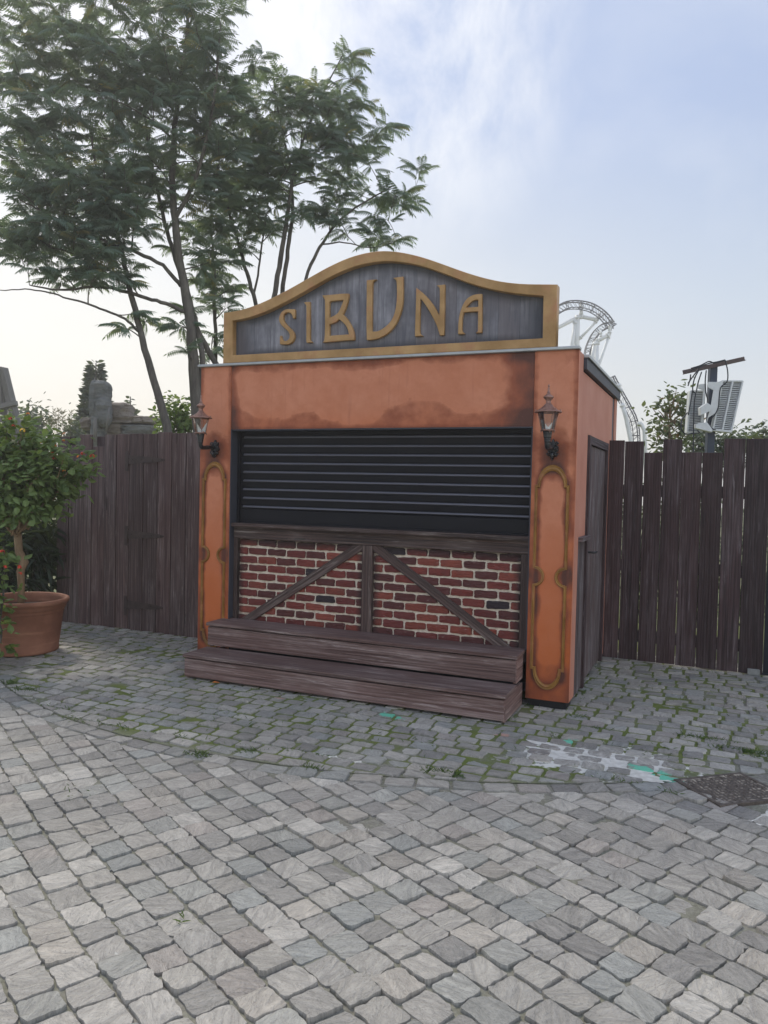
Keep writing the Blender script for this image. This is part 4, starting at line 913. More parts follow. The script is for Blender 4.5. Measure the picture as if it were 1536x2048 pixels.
ash_tree('tree', 'twin stemmed tree behind the sign with its crown reaching furthest right',
  [[(530, 690, 11.0, .05), (547, 600, 11.0, .046), (560, 520, 11.0, .042), (572, 450, 11.0, .036), (580, 390, 11.0, .03), (600, 300, 11.0, .022), (640, 200, 11.0, .015), (685, 110, 11.0, .008)],
   [(560, 690, 11.1, .042), (565, 590, 11.1, .04), (576, 500, 11.1, .036), (586, 420, 11.1, .03), (580, 330, 11.2, .022), (560, 240, 11.2, .014), (545, 140, 11.2, .008)],
   [(590, 690, 10.9, .032), (612, 560, 10.9, .029), (640, 495, 10.9, .025), (675, 445, 10.8, .02), (720, 410, 10.7, .015), (790, 370, 10.7, .008)],
   [(642, 490, 10.9, .014), (690, 484, 10.8, .011), (750, 496, 10.8, .008), (800, 480, 10.8, .005)]],
  [(600, 250, 110, 90, 11.0, .8, 44), (680, 200, 55, 80, 11.0, .5, 16), (560, 330, 70, 70, 11.1, .6, 17), (685, 300, 80, 70, 10.9, .6, 25), (700, 110, 18, 28, 11, .2, 3), (755, 255, 28, 40, 10.9, .3, 5), (780, 400, 55, 45, 10.7, .4, 12), (840, 340, 14, 18, 10.7, .15, 2), (740, 470, 80, 22, 10.8, .3, 8), (660, 430, 50, 25, 10.8, .3, 6), (540, 160, 25, 60, 11.1, .3, 4), (590, 180, 50, 45, 11.1, .4, 8), (610, 420, 60, 35, 11.0, .4, 7), (690, 390, 50, 40, 10.9, .4, 7)], 7, G, .86, 1.05)

def leafy(name, label, cat, base, blobs, mat, tmpl, per, scale, trunk=None, el=(-40, 50), group=None, stem_r=.012, jit=.09):
    """shrub: stems from the base to blob points, leaves clustered round their ends"""
    root = thing(name, base, label, cat, group); tb = MB(); lp, ld = [], []
    if trunk: tb.tube([p for p, r in trunk], [r for p, r in trunk], 9)
    org = trunk[-1][0] if trunk else np.array(base)
    for (c, r, n) in blobs:
        c = np.array(c, float); r = np.array(r, float)
        for k in range(n):
            q = rng.normal(0, 1, 3); q /= np.linalg.norm(q); q *= rng.random()**.35; tip = c+q*r
            o2 = np.array(org)+rng.normal(0, .03, 3)
            if rng.random() < .5: tb.tube(curve_pts(o2+(tip-o2)*rng.uniform(0, .6), tip, .08, 4, .06), [stem_r, stem_r*.9, stem_r*.7, stem_r*.5, stem_r*.3], 4, False)
            for _ in range(per):
                dv = rdir(*el)+q*.7; lp.append(tip+rng.normal(0, jit, 3)); ld.append(dv)
    tb.build('stems' if not trunk else 'trunk', 'bark' if not trunk else 'bark_pale', root); n = len(lp)
    instance('foliage' if not trunk else 'crown', mat, tmpl, lp, ld, rng.normal(0, .5, n), rng.uniform(.6, 1.25, n)*scale, rng.random(n), root); return root

# ------------------------------------------------------------------ pot and lantana
PX, PY = -1.66, -.41
pot = thing('flower_pot', (PX, PY, 0), 'large round terracotta pot with a thick rim holding the flowering shrub', 'pot')
b = MB(); b.lathe([(.0, .004), (.305, .004), (.312, .012), (.314, .03), (.309, .038), (.33, .2), (.348, .36), (.352, .372), (.358, .378), (.355, .386), (.362, .40)], (PX, PY, 0), 56); b.build('body', 'pot', pot)
b = MB(); b.lathe([(.362, .40), (.372, .408), (.378, .43), (.384, .446), (.398, .456), (.403, .472), (.398, .488), (.38, .494), (.362, .488), (.352, .46), (.345, .40), (.34, .36)], (PX, PY, 0), 56); b.build('rim', 'pot', pot)
b = MB(); vs = [(PX, PY, .40)]; 
for r in (.1, .2, .28, .346): vs += [(PX+r*math.cos(a), PY+r*math.sin(a), .395+.012*rng.random()) for a in np.linspace(0, 2*PI, 30, False)]
b.add(vs, [(0, 1+i, 1+(i+1) % 30) for i in range(30)]+[(1+k*30+i, 31+k*30+i, 31+k*30+(i+1) % 30, 1+k*30+(i+1) % 30) for k in range(3) for i in range(30)], None, True); b.build('soil', 'soil', pot)
def flowers(root, lst, mats):
    for i, (u, v, d, r) in enumerate(lst):
        p = at(u, v, d); b = MB()
        for k in range(11):
            q = rdir(0, 80)*r*.75; nrm = q/np.linalg.norm(q); sdv = np.cross(nrm, [.3, .5, .2]); sdv /= np.linalg.norm(sdv); t2 = np.cross(nrm, sdv); w = r*.42
            b.add([p+q+nrm*w*.15]+[p+q+sdv*w*math.cos(a)+t2*w*math.sin(a) for a in np.linspace(0, 2*PI, 6, False)], [(0, 1+j, 1+(j+1) % 6) for j in range(6)])
        b.build('flower', mats[i], root)
tp0 = np.array([PX-.0, PY-.02, .40])
TR = [(tp0, .034), (tp0+[.0, 0, .2], .030), (tp0+[-.01, 0, .34], .036), (tp0+[.02, .01, .42], .043), (tp0+[-.03, 0, .52], .036), (tp0+[-.05, 0, .68], .034)]
D0 = 7.0
B = lambda u, v, d, ru, rv, n: (at(u, v, d), (ru*d/FPX, .32, rv*d/FPX), n)
lan = leafy('lantana', 'standard lantana with bushy green crown and orange flowers growing in the terracotta pot', 'shrub', tuple(tp0), [B(30, 950, 7.0, 105, 70, 135), B(-60, 930, 7.0, 80, 80, 70), B(85, 960, 6.95, 62, 52, 62), B(40, 880, 7.0, 80, 40, 34), B(130, 930, 6.9, 35, 45, 14), B(40, 1015, 6.9, 85, 26, 40), B(150, 925, 6.85, 18, 16, 3), B(125, 885, 6.9, 22, 22, 4)], 'leaf2', OVA, 10, 1.0, TR, (-50, 40), jit=.055)
FL = [(20, 838, 6.85, .026), (27, 852, 6.8, .02), (45, 862, 6.75, .028), (82, 884, 6.75, .024), (110, 892, 6.75, .02), (56, 828, 6.95, .018), (165, 908, 6.75, .022), (184, 913, 6.7, .026), (157, 914, 6.75, .018), (104, 905, 6.75, .02), (108, 918, 6.72, .018), (128, 942, 6.7, .018), (128, 868, 6.9, .016), (127, 882, 6.9, .016)]
flowers(lan, FL, ['fl_red', 'fl_red', 'fl_yel', 'fl_yel', 'fl_org', 'fl_org', 'fl_red', 'fl_red', 'fl_org', 'fl_red', 'fl_red', 'fl_org', 'fl_org', 'fl_org'])
bp = at(-25, 1330, 6.35); bp[2] = 0
lan2 = leafy('lantana', 'low dark green lantana with red flowers cut by the left picture edge', 'shrub', tuple(bp), [B(-55, 1120, 6.5, 70, 55, 32), B(-55, 1220, 6.35, 60, 65, 40), B(-55, 1290, 6.3, 52, 35, 22), B(22, 1132, 6.6, 20, 14, 4)], 'leaf2', OVA, 9, .9, None, (-50, 40), jit=.06)
flowers(lan2, [(4, 1105, 6.3, .028), (10, 1135, 6.25, .022), (38, 1135, 6.25, .024), (40, 1148, 6.3, .02), (-6, 1160, 6.2, .02)], ['fl_red']*5)
for i, (u, v, d, ru, rv, n, lab) in enumerate(((75, 1140, 8.7, 42, 90, 75, 'dark bamboo clump between the pot and the fence end'), (10, 1130, 8.9, 60, 110, 90, 'dark bamboo thicket directly behind the lantana trunk'), (-90, 1080, 8.8, 80, 150, 90, 'dark bamboo thicket outside left beside the lantana crown'))):
    p = at(u, v, d); leafy('bamboo', lab, 'bamboo', (p[0], p[1], 0), [((p[0], p[1], (p[2]+.45)*.75), (ru*d/FPX, .35, .6 if i < 2 else .9), n)], 'leaf_dark', BLD, 9, 1.0, None, (-60, 60), 'bamboo behind the pot', .006, .09)

# ------------------------------------------------------------------ background
def conifer(label, u, vtop, vbot, d, wpx, n):
    top = at(u, vtop, d); bot = at(u, vbot, d); root = thing('conifer', (bot[0], bot[1], 0), label, 'conifer'); b = MB()
    b.tube([(bot[0], bot[1], 0), (top[0], top[1], top[2]-.05)], [.12, .015], 7); b.build('trunk', 'bark', root); lp, ld = [], []
    wmax = wpx*d/FPX
    for k in range(n):
        t = rng.random()**.6; z = top[2]+(bot[2]-1-top[2])*t; r = wmax*(.10+.9*t**.8)*(.75+.5*vnoise(np.array(z*3.1), np.array(1.), 5)); a = rng.random()*2*PI; rr = r*rng.random()**.45
        lp.append((top[0]+rr*math.cos(a), top[1]+rr*math.sin(a), z-.15*rr)); ld.append((math.cos(a), math.sin(a), rng.uniform(-.1, .7)))
    instance('crown', 'leaf_con', leaf_template_blade(.2, .10, .2), lp, ld, rng.normal(0, .8, n), rng.uniform(.6, 1.3, n)*d/22, rng.random(n), root)
conifer('tall narrow conifer rising behind the rock tower', 192, 722, 870, 22, 48, 3200)
conifer('tiny pale conifer tip above the rock wall', 261, 790, 880, 26, 17, 260)
def bush(label, u, v, d, ru, rv, n, mat='leaf_far', tmpl=None, sc=1.0, per=7, cat='bush'):
    c = at(u, v, d); return leafy('bush', label, cat, (c[0], c[1], 0), [(c, (ru*d/FPX, ru*d/FPX*.7, rv*d/FPX), n)], mat, tmpl or OVA, per, sc, None, (-50, 60), None, .008, .12*sc)
bush('round grey green bush at the left beyond the lantana', 65, 850, 24, 30, 30, 120, sc=1.7)
bush('hazy bush behind the timber frame at far left', 25, 855, 27, 30, 26, 90, sc=1.8)
bush('small bright bush at the foot of the conifer', 145, 868, 19, 22, 18, 60, sc=1.2)
bush('green bush between the two trunks just left of the kiosk', 358, 840, 11.5, 36, 28, 95, 'leaf2', None, 1.0, 9)
bush('low hedge like bush right of the floodlight pole', 1465, 893, 15, 30, 22, 90, 'leaf_far', None, 1.1, 8)
bush('low green bush behind the floodlight pole', 1400, 888, 15, 34, 26, 90, 'leaf_far', None, 1.1, 8)
bush('dark leafy bush top at the right picture edge', 1535, 880, 13, 22, 20, 60, 'leaf_far', None, 1.1, 8)
for i_, (hx, hy) in enumerate(((3.45, 3.3), (4.0, 3.4), (4.55, 3.2))):
    leafy('shrub', ['tangled shrub seen through the fence gaps nearest the kiosk', 'tangled shrub seen through the fence gaps below the small tree', 'tangled shrub seen through the fence gaps below the floodlights'][i_], 'shrub', (hx, hy, 0), [((hx, hy, .95), (.34, .3, .75), 60)], 'leaf_far', OVA, 8, 1.0, None, (-50, 60), 'shrubs behind the right fence', .008, .1)
c = at(1338, 950, 11.5)
T3 = at(1338, 850, 11.5)
leafy('small_tree', 'small olive green broad leaved tree left of the floodlights', 'tree', (c[0], c[1], 0), [(at(1335, 840, 11.5), (.30, .28, .33), 26), (at(1350, 800, 11.5), (.24, .22, .2), 14), (at(1310, 880, 11.5), (.16, .2, .22), 12), (at(1370, 860, 11.5), (.2, .2, .3), 14), (at(1345, 895, 11.5), (.3, .2, .15), 10)], 'leaf_brown', OVA, 8, 1.05, [(np.array([c[0], c[1], 0]), .03), (np.array([c[0], c[1], 1.2]), .024), (T3, .012)], (-50, 50), jit=.075)
c = at(1505, 878, 11); leafy('sapling', 'sapling with a few bare leaves poking over the fence at right', 'plant', (c[0], c[1], 0), [(c, (.12, .1, .05), 7)], 'leaf_brown', leaf_template_blade(.13, .03, .3), 3, 1, None, (-10, 50), jit=.03)
# tall plumed grass beyond the fence end
c = at(118, 860, 13); root = thing('plume_grass', (c[0], c[1], 0), 'tall dry plume grass standing behind the lantana crown', 'grass'); b = MB(); lp, ld = [], []
for k in range(16):
    p = at(118+rng.normal(0, 14), 812+rng.uniform(0, 30), 13+rng.normal(0, .2)); q = np.array([p[0]+rng.normal(0, .08), p[1], 0]); cc = curve_pts(q, p, 0, 6, .03); b.tube(cc, [.004]*5+[.003, .002], 4, False)
    for _ in range(14): t = rng.random(); lp.append(cc[-1]+(cc[-2]-cc[-1])*t*.5); ld.append(rdir(10, 80)+np.array([.3, 0, .4]))
b.build('stalks', 'straw', root); n = len(lp); instance('plumes', 'straw', leaf_template_blade(.09, .008, .4), lp, ld, rng.normal(0, .5, n), rng.uniform(.6, 1.2, n), rng.random(n), root)

def boulder(b, u, v, d, ru, rv, dep, seed, sq=.55, flat=1):
    """weathered block: superellipsoid with noise"""
    c = at(u, v, d); rx, rz = ru*d/FPX, rv*d/FPX; vs, fs = [], []; nu, nv = 40, 26; pw = lambda t: math.copysign(abs(t)**sq, t)
    rt = np.array([_r[0], _r[1], 0]); rt /= np.linalg.norm(rt); fw = np.array([-rt[1], rt[0], 0])
    for j in range(nv+1):
        ph = -PI/2+PI*j/nv
        for i in range(nu):
            a = 2*PI*i/nu; x, y, z = pw(math.cos(ph))*pw(math.cos(a)), pw(math.cos(ph))*pw(math.sin(a)), pw(math.sin(ph))
            n = float(fbm(np.array(a*1.6+seed), np.array(z*2.5+seed*3), seed)); n2 = float(vnoise(np.array(a*.6+seed*1.3), np.array(z*7), seed+4)); k = 1+.30*(n-.5)+.14*(n2-.5)
            vs.append(c+rt*x*rx*k+fw*y*dep*k+np.array([0, 0, z*rz*(1+.12*(n-.5))]))
    for j in range(nv):
        for i in range(nu): fs.append((j*nu+i, j*nu+(i+1) % nu, (j+1)*nu+(i+1) % nu, (j+1)*nu+i))
    b.add(vs, fs, None, False)
c = at(197, 870, 16); rk = thing('rock_pillar', (c[0], c[1], 0), 'tall grey weathered rock pillar standing in front of the conifer', 'rock')
b = MB(); boulder(b, 203, 790, 16, 17, 28, .22, 3, .6); b.build('upper_block', 'rock_grey', rk)
b = MB(); boulder(b, 188, 800, 15.9, 8, 40, .12, 8, .7); b.build('left_slab', 'rock_grey', rk)
b = MB(); boulder(b, 208, 825, 15.85, 12, 30, .2, 5, .6); b.build('lower_block', 'rock_grey', rk)
b = MB(); boulder(b, 198, 850, 16, 13, 60, .2, 6, .6); b.build('base', 'rock_grey', rk)
b = MB(); b.tube([at(190, 885, 15.6), at(191, 835, 15.6)], .035, 6); b.tube([at(212, 862, 15.5), at(219, 815, 15.55)], .02, 6); b.build('timber_prop', 'wood_old', rk)
c = at(262, 880, 16.4); rw = thing('rock_wall', (c[0], c[1], 0), 'low ruined wall of layered brown rock blocks behind the gate', 'rock')
for nm, u, v, ru, rv, sd, sq in (('block', 237, 825, 26, 19, 11, .45), ('block', 250, 841, 28, 8, 12, .35), ('block', 283, 841, 11, 8, 13, .35), ('block', 304, 842, 12, 8, 14, .35), ('block', 235, 860, 18, 12, 15, .35), ('block', 283, 862, 32, 11, 16, .3), ('block', 262, 930, 60, 60, 17, .3), ('block', 180, 848, 11, 12, 18, .35)):
    b = MB(); boulder(b, u, v, 16.4, ru, rv, .3, sd, sq); b.build(nm, 'rock' if sd != 16 else 'rock_grey', rw)
c = at(8, 850, 19); tf = thing('timber_frame', (c[0], c[1], 0), 'weathered timber A frame at the far left picture edge', 'frame')
for pa, pb, r in (((3, 735, 19), (3, 960, 19), .10), ((6, 737, 18.9), (46, 900, 18.9), .085), ((2, 737, 18.9), (-45, 900, 18.9), .085)):
    b = MB(); A, Bp = at(*pa), at(*pb); b.bar(A, Bp, r*2, r*2); b.build('post', 'wood_old', tf, .01)
b = MB(); b.bar(at(-30, 820, 18.8), at(34, 806, 18.8), .12, .12); b.build('crossbeam', 'wood_old', tf, .01)

# roller coaster
def truss(b, pts, h, w, n):
    P = [np.array(p) for p in pts]; Q = []
    for i in range(len(P)-1):
        p0, p1, p2, p3 = P[max(i-1, 0)], P[i], P[i+1], P[min(i+2, len(P)-1)]
        for k in range(n):
            t = k/n; Q.append(.5*((2*p1)+(-p0+p2)*t+(2*p0-5*p1+4*p2-p3)*t*t+(-p0+3*p1-3*p2+p3)*t**3))
    Q.append(P[-1]); fw = _f
    ch = [[], [], [], []]
    for i, q in enumerate(Q):
        t = Q[min(i+1, len(Q)-1)]-Q[max(i-1, 0)]; t /= np.linalg.norm(t); s = np.cross(t, fw); s /= np.linalg.norm(s)
        if i and np.dot(s, ls) < 0: s = -s
        ls = s
        for k, (a, c) in enumerate(((1, 1), (1, -1), (-1, 1), (-1, -1))): ch[k].append(q+s*a*h/2+fw*c*w/2)
    for k, c in enumerate(ch): b.tube(c, .055 if k < 2 else .04, 6)
    for i in range(0, len(Q)-1):
        for a, c in ((0, 2), (1, 3), (0, 1), (2, 3)):
            b.tube([ch[a][i], ch[c][i+1]], .017, 4, False)
            if i % 3 == 0: b.tube([ch[a][i], ch[c][i]], .028, 4, False)
z5 = lambda u, v: (1110+u*.0911, 590+v*.0911); z4 = lambda u, v: (1200+u*.1074, 680+v*.1074)
D = 60
rc = thing('roller_coaster', tuple(np.r_[at(1180, 700, D)[:2], 0]), 'distant roller coaster with dark lattice track on white tube supports', 'roller coaster')
b = MB(); truss(b, [at(*z5(u, v), D+dd) for u, v, dd in ((-380, 900, 1), (-250, 640, .5), (-100, 440, 0), (60, 335, 0), (200, 255, 0), (350, 218, 0), (550, 222, 0), (750, 265, 0), (900, 340, 0), (1050, 450, 0), (1180, 590, .3), (1270, 680, 1.2))], .52, .55, 2); b.build('track', 'track', rc)
b = MB(); truss(b, [at(*z5(u, v), D+dd) for u, v, dd in ((1275, 685, 1.3), (1170, 670, 2), (1060, 700, 2.3), (940, 790, 2.4), (850, 910, 2.4), (780, 1060, 2.3), (730, 1200, 2), (705, 1380, 1.5), (690, 1560, 1), (700, 1750, 0))], .46, .45, 2); b.build('track', 'track', rc)
b = MB(); truss(b, [at(*z4(u, v), D+dd) for u, v, dd in ((200, 700, 1), (300, 900, 1), (400, 1080, 1), (500, 1260, 1), (590, 1430, 1), (640, 1600, 1), (660, 1780, 1), (665, 1960, 1), (660, 2150, 1))], .52, .5, 2); b.build('track', 'track', rc)
def sup(f, ends, r, d=D+.4):
    b = MB(); pts = [at(*f(u, v), d) for u, v in ends]; b.tube(pts, r, 10)
    for p, q in ((pts[0], pts[1]), (pts[-1], pts[-2])):
        t = (q-p)/np.linalg.norm(q-p); b.tube([p+t*.15, p+t*.25], r*1.35, 10)
    b.build('support', 'steelw', rc)
for e, r in ((((585, 200), (570, 470)), .13), (((540, 470), (30, 730), (-330, 950)), .16), (((530, 465), (930, 550)), .15), (((495, 450), (485, 1000), (470, 2900)), .185), (((450, 560), (370, 1160), (150, 2900)), .15), (((935, 550), (530, 970)), .11), (((930, 560), (985, 400)), .10), (((1205, 640), (1195, 880)), .12), (((1200, 865), (890, 1030)), .16), (((1008, 780), (1012, 960)), .09), (((910, 1020), (900, 2900)), .19), (((880, 1030), (800, 1480), (560, 2900)), .16), (((1195, 880), (925, 1640), (500, 2900)), .11)): sup(z5, e, r)
for e, r in ((((340, 810), (390, 990)), .15), (((400, 1180), (480, 1420), (570, 1860), (600, 2600)), .17), (((700, 1560), (770, 1570), (830, 1690), (860, 2600)), .16)): sup(z4, e, r)

# floodlight mast (seen from behind)
fm = thing('floodlight_mast', tuple(np.r_[at(1415, 900, 10.3)[:2], 0]), 'navy pole with brown crossbar and two grey floodlights above the right fence', 'floodlight')
zf = lambda u, v, d=10.3: at(1350+u*.1042, 700+v*.1042, d)
pt, pb_ = zf(715, 330), zf(650, 1990); b = MB(); b.bar((pb_[0], pb_[1], 0), (pb_[0]+.01, pb_[1], pt[2]+.02), .095, .095, (_f[0], _f[1], 0)); b.build('pole', 'navy', fm, .008)
b = MB(); A, Bq = zf(150, 430, 10.2), zf(1335, 165, 10.2); b.bar(A, Bq, .055, .008, tuple(-_f)); b.bar(A+np.array([0, 0, -.026])-_f*.02, Bq+np.array([0, 0, -.026])-_f*.02, .008, .05, tuple(-_f)); b.build('crossbar', 'rust', fm, .001)
def flood(corners, d0, tilt, ribs, mid):
    """corners: tl, tr, br, bl in photo space; rear of a finned lamp"""
    tl, tr, br, bl = [zf(*c, d0) for c in corners]; b = MB(); n = _f
    f2 = MB(); nr = ribs
    back = [tl, tr, br, bl]; b.add([p+n*.06 for p in back]+[p+n*.10 for p in back], [(0, 1, 2, 3), (0, 4, 5, 1), (1, 5, 6, 2), (2, 6, 7, 3), (3, 7, 4, 0), (7, 6, 5, 4)])
    body = b.build('floodlight', 'fin_dark', fm)
    for i in range(nr):
        t = (i+.5)/nr; l = tl+(bl-tl)*t; r = tr+(br-tr)*t; f2.bar(l+n*.03, r+n*.03, np.linalg.norm(bl-tl)/nr*.52, .07, tuple(-n))
    f2.build('cooling_fins', 'steel_fin', body)
    e = MB()
    for p, q in ((tl, bl), (tr, br)): e.bar(p+n*.02, q+n*.02, .022, .085, tuple(-n))
    if mid:
        for m in mid: p, q = tl+(tr-tl)*m, bl+(br-bl)*m; e.bar(p+n*.015, q+n*.015, .022, .085, tuple(-n))
    e.bar(tl+n*.02, tr+n*.02, .02, .08, tuple(-n)); e.bar(bl+n*.02, br+n*.02, .03, .09, tuple(-n)); e.build('housing_frame', 'lampgrey', body, .003)
flood(((900, 600), (1290, 600), (1070, 1570), (720, 1530)), 10.15, 0, 27, (.5,))
flood(((290, 790), (560, 790), (520, 1560), (230, 1590)), 10.25, 0, 24, None)
b = MB(); n = -_f
def plate(b, pts, d, t=.012):
    P = [zf(u, v, d) for u, v in pts]; m = len(P); b.add(P+[p+_f*t for p in P], [tuple(range(m))[::-1], tuple(range(m, 2*m))]+[(i, (i+1) % m, m+(i+1) % m, m+i) for i in range(m)])
plate(b, [(640, 610), (780, 615), (940, 590), (900, 700), (850, 780), (820, 1100), (790, 1200), (640, 1300), (610, 1400), (700, 1560), (580, 1560), (600, 1400), (690, 1060), (740, 770), (640, 720), (625, 660)], 10.08); b.build('bracket', 'lampgrey', fm, .002)
b = MB(); plate(b, [(450, 660), (600, 640), (600, 770), (560, 960), (540, 1390), (500, 1390), (530, 960), (545, 770), (445, 740)], 10.16); b.build('bracket', 'lampgrey', fm, .002)
b = MB(); plate(b, [(490, 1100), (620, 1010), (690, 1060), (680, 1170), (500, 1250)], 10.02, .09); plate(b, [(470, 1400), (620, 1390), (720, 1520), (720, 1580), (400, 1500), (400, 1420)], 10.05, .08); b.build('junction_box', 'lampgrey', fm, .004)
for pts in ([(300, 470), (290, 560), (250, 690)], [(500, 300), (350, 500), (250, 640)], [(460, 380), (370, 560), (340, 760), (400, 820), (440, 640), (510, 420)], [(600, 390), (580, 600), (590, 800), (630, 960)], [(960, 190), (1010, 400), (1000, 600), (880, 720), (850, 900), (830, 1100), (760, 1250), (670, 1330), (660, 1430), (720, 1510), (780, 1530)], [(400, 820), (370, 1000), (360, 1300), (355, 1640), (350, 2000)], [(340, 760), (300, 1000), (255, 1250)], [(310, 350), (480, 300), (650, 220), (760, 250), (950, 200)], [(300, 390), (460, 330), (640, 260), (800, 230), (960, 190)], [(240, 1200), (130, 1350), (120, 1500), (200, 1610), (330, 1600), (470, 1590), (430, 1550)]):
    b = MB(); P = [zf(u, v, 10.08) for u, v in pts]; Q = []
    for i in range(len(P)-1):
        p0, p1, p2, p3 = P[max(i-1, 0)], P[i], P[i+1], P[min(i+2, len(P)-1)]
        for k in range(5): t = k/5; Q.append(.5*((2*p1)+(-p0+p2)*t+(2*p0-5*p1+4*p2-p3)*t*t+(-p0+3*p1-3*p2+p3)*t**3))
    Q.append(P[-1]); b.tube(Q, .0085, 6); b.build('cable', 'cable', fm)

# ------------------------------------------------------------------ on the paving
mh = thing('manhole_cover', (4.42, -1.0, 0), 'square cast iron cover set in the cobbles near the right edge', 'manhole cover')
e1 = np.array([.236, -.283]); e1 /= np.linalg.norm(e1); e2 = np.array([-e1[1], e1[0]]); o0 = np.array([4.03, -1.085])
def mp(a, c, z): q = o0+e1*a+e2*c; return (q[0], q[1], z)
b = MB(); S1, S2 = .37, .45
for a0, a1, c0, c1 in ((0, .018, 0, S2), (S1-.018, S1, 0, S2), (.018, S1-.018, 0, .018), (.018, S1-.018, S2-.018, S2)):
    b.add([mp(a0, c0, -.03), mp(a1, c0, -.03), mp(a1, c1, -.03), mp(a0, c1, -.03), mp(a0, c0, .007), mp(a1, c0, .007), mp(a1, c1, .007), mp(a0, c1, .007)], [(4, 5, 6, 7), (0, 1, 5, 4), (1, 2, 6, 5), (2, 3, 7, 6), (3, 0, 4, 7)], None, False, raised=.0)
b.build('cover_frame', 'iron', mh, .002)
b = MB(); nx, ny = 90, 126; A = np.linspace(.02, S1-.02, nx+1); Cc = np.linspace(.02, S2-.02, ny+1); AA, CC = np.meshgrid(A, Cc)
ia, ic = np.floor(AA/.03), np.floor(CC/.03); fa, fc = AA/.03-ia-.5, CC/.03-ic-.5; sw = (ia+ic) % 2; bar = np.where(sw > 0, (np.abs(fa) < .14) & (np.abs(fc) < .36), (np.abs(fc) < .14) & (np.abs(fa) < .36)); rim = (np.minimum(np.minimum(AA-.02, S1-.02-AA), np.minimum(CC-.02, S2-.02-CC)) < .012)
hh = np.where(bar | rim, 1.0, 0.0)*(fbm(AA*40, CC*40, 3) > .33)
b.add([mp(a, c, .001+.0045*h) for a, c, h in zip(AA.ravel(), CC.ravel(), hh.ravel())], [(j*(nx+1)+i, j*(nx+1)+i+1, (j+1)*(nx+1)+i+1, (j+1)*(nx+1)+i) for j in range(ny) for i in range(nx)], None, False, raised=list(hh.ravel())); b.build('cover_plate', 'iron', mh)
# weeds in the joints
lp, ld = [], []
for x, y, rx, ry, n in ((2.84, -1.557, .11, .035, 260), (1.67, -1.74, .06, .05, 70), (1.47, -1.93, .09, .03, 80), (2.15, -1.82, .04, .03, 60), (1.15, -1.72, .22, .03, 60), (1.9, -1.62, .2, .03, 40), (4.385, -.36, .18, .03, 260), (4.15, -.21, .15, .03, 110), (4.55, -.45, .12, .03, 90), (-.54, -1.38, .10, .05, 140), (-.82, -1.28, .07, .05, 110), (3.23, .03, .08, .04, 40), (3.36, -.12, .05, .04, 30), (3.28, -.62, .05, .03, 20), (3.52, -.32, .06, .02, 26), (3.9, -.6, .2, .1, 40), (2.4, -1.1, .6, .2, 50), (1.2, -1.3, .5, .25, 60), (4.02, -1.28, .03, .02, 18), (2.45, -3.36, .02, .02, 10), (1.2, -2.68, .1, .06, 14), (3.30, .5, .02, .25, 40), (3.0, -.02, .06, .02, 16), (3.9, 1.83, .4, .02, 40), (-1.2, .80, .5, .02, 30), (2.95, -.35, .02, .12, 16), (1.5, -.57, .8, .012, 36), (.5, -1.75, .3, .05, 60), (.1, -1.6, .2, .05, 50), (3.75, -1.22, .15, .03, 24), (3.6, .9, .4, .5, 60), (4.3, .5, .4, .4, 50)):
    for _ in range(n): lp.append((x+rng.normal(0, rx*.6), y+rng.normal(0, ry*.6), -.006)); ld.append(rdir(25, 85))
n = len(lp); g = thing('grass_root', (0, 0, 0), None, None); gr = instance('grass', 'grass', leaf_template_blade(.03, .004, .5), lp, ld, rng.normal(0, .6, n), rng.uniform(.45, 1.25, n), rng.random(n), g); gr.parent = None; bpy.data.objects.remove(g); gr['kind'] = 'stuff'
for x, y, a, m in ((.60, -.565, .4, 'orange curled fallen leaf against the foot of the lower step'),):
    b = MB(); ca, sa = math.cos(a), math.sin(a); q = [(-.03, 0, .008), (-.008, -.016, .016), (.018, -.012, .014), (.036, .002, .006), (.016, .013, .012), (-.012, .014, .018)]
    b.add([(x+p*ca-r*sa, y+p*sa+r*ca, z) for p, r, z in q]+[(x, y, .009)], [(6, i, (i+1) % 6) for i in range(6)]); o = b.build('fallen_leaf', 'fl_org'); tag(o, m, 'leaf')

# ------------------------------------------------------------------ sky and sun
SUN_EL, SUN_AZ = math.radians(46), YAW+math.radians(32)          # azimuth measured from +y towards -x
sd = Vector((-math.sin(SUN_AZ)*math.cos(SUN_EL), math.cos(SUN_AZ)*math.cos(SUN_EL), math.sin(SUN_EL)))
sl = bpy.data.lights.new('sun', 'SUN'); sl.energy = 1.9; sl.angle = math.radians(14); sl.color = (1, .93, .82)
so = bpy.data.objects.new('sun', sl); col.objects.link(so); so.rotation_euler = sd.to_track_quat('Z', 'Y').to_euler()
w = bpy.data.worlds.new('World'); scene.world = w; w.use_nodes = True; t = w.node_tree; t.nodes.clear()
ws = NT.__new__(NT); ws.t = t; ws.n = t.nodes; ws.l = t.links
out = ws.n.new('ShaderNodeOutputWorld'); bg = ws.n.new('ShaderNodeBackground'); ws.l.new(bg.outputs[0], out.inputs[0])
sky = ws.n.new('ShaderNodeTexSky'); sky.sky_type = 'NISHITA'; sky.sun_disc = False; sky.sun_elevation = SUN_EL; sky.sun_rotation = -SUN_AZ; sky.dust_density = 3; sky.air_density = 1.2
dv = ws.coord('Generated'); sep = ws.n.new('ShaderNodeSeparateXYZ'); ws.l.new(dv, sep.inputs[0]); dz = sep.outputs[2]
toward = ws.vmath('DOT_PRODUCT', dv, tuple(sd)); hor = Vector((sd.x, sd.y, 0)).normalized(); az = ws.vmath('DOT_PRODUCT', dv, tuple(hor))
BGS = .10
K = 1/BGS
def kc(r, g_, b_): return (r*K, g_*K, b_*K)
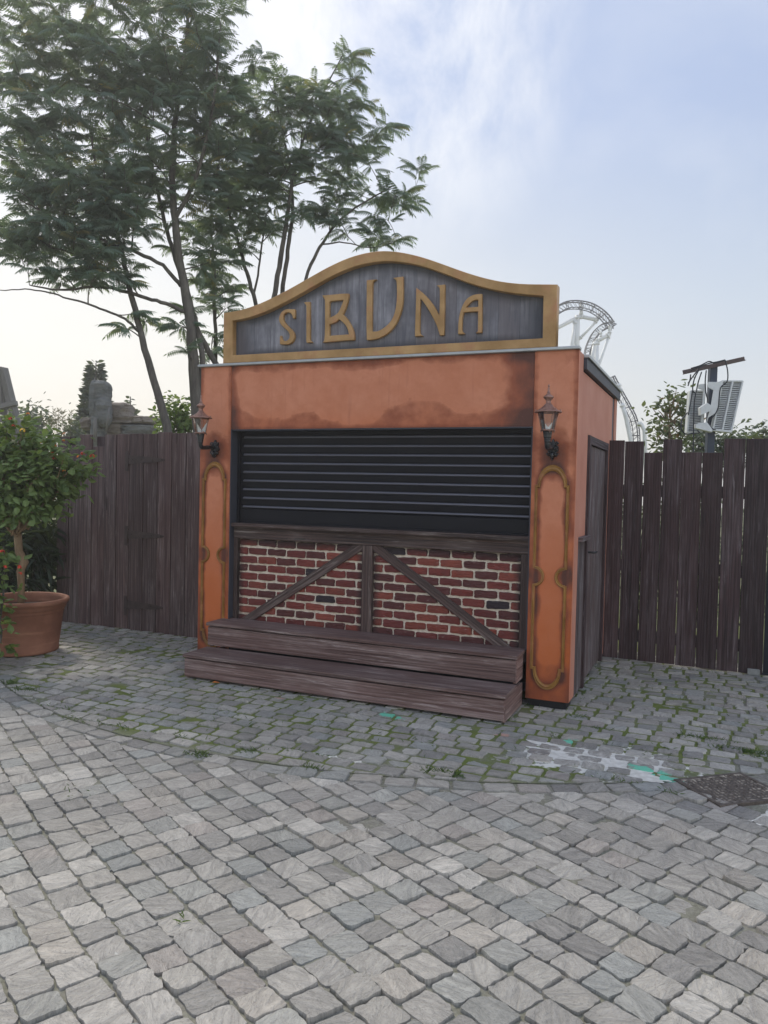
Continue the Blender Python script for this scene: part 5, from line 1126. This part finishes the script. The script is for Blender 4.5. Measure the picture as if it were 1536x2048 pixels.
grad = ws.ramp(dz, [(0, (.80, .80, .78)), (.1, (.70, .73, .76)), (.22, (.55, .63, .74)), (.42, (.39, .49, .72)), (.7, (.36, .46, .70)), (1, (.42, .50, .68))])
grad = ws.mix(ws.math('MULTIPLY', ws.ramp(az, [(.72, 0), (.97, 1)]), ws.ramp(dz, [(0, .85), (.35, .55), (.6, .2)])), grad, (.74, .77, .80))
warm = ws.ramp(az, [(.55, 0), (.95, 1)]); low = ws.ramp(dz, [(.0, 1), (.42, 0)])
c = ws.mix(ws.math('MULTIPLY', ws.math('MULTIPLY', warm, low), .9), grad, (.93, .86, .74))
pl_ = ws.vmath('MULTIPLY', dv, (1, 1, 1)); n_ = ws.n.new('ShaderNodeVectorMath'); n_.operation = 'DIVIDE'; ws.l.new(dv, n_.inputs[0])
cz = ws.n.new('ShaderNodeCombineXYZ'); dzz = ws.math('ADD', ws.math('MAXIMUM', dz, 0), .25); [ws.l.new(dzz, cz.inputs[i]) for i in range(3)]; ws.l.new(cz.outputs[0], n_.inputs[1])
cl = ws.noise(ws.mapping(n_.outputs[0], (1.1, .8, 1), (.35, 1.3, 0), (0, 0, .5)), 1.7, 7, .6, .6)
cd0 = at(790, 110, 1)-np.array(CAM); cd0 /= np.linalg.norm(cd0)
near = ws.ramp(ws.vmath('DOT_PRODUCT', dv, tuple(cd0)), [(.972, 0), (.996, 1)])
cl2 = ws.noise(ws.mapping(dv, (7, 7, 3.2), (1, 2, .4), (.3, .4, 0)), 1.2, 8, .66, .25)
clm = ws.math('MAXIMUM', ws.math('MULTIPLY', ws.ramp(cl, [(.5, 0), (.72, 1)]), .25), ws.math('MULTIPLY', near, ws.ramp(cl2, [(.36, 0), (.6, 1)])))
c = ws.mix(ws.math('MULTIPLY', clm, .85), c, (.86, .88, .92))
gl = ws.ramp(toward, [(.86, 0), (1, 1)]); c = ws.mix(ws.math('MULTIPLY', gl, .6), c, (.98, .96, .92))
sc_ = ws.vmath('SCALE', c); 
for n in ws.n:
    if n.type == 'VECT_MATH' and n.operation == 'SCALE': n.inputs['Scale'].default_value = K*.55
bk3 = ws.mix(ws.ramp(ws.math('MULTIPLY', az, -1), [(0, 0), (.7, 1)]), (1, 1, 1), (2.6, 2.35, 2.05))  # unseen sky behind the camera, brightened to light the kiosk front
sc_ = ws.vmath('MULTIPLY', sc_, bk3)
fin = ws.mix(1, sc_, ws.mix(1, sky.outputs[0], (.12, .12, .12), 'MULTIPLY'), 'ADD')
ws.l.new(fin, bg.inputs[0]); bg.inputs[1].default_value = BGS
scene.view_settings.view_transform = 'Standard'; scene.view_settings.look = 'None'; scene.view_settings.exposure = .80; scene.view_settings.gamma = 1; scene.view_settings.use_curve_mapping = False
scene.cycles.max_bounces = 8; scene.cycles.transparent_max_bounces = 12
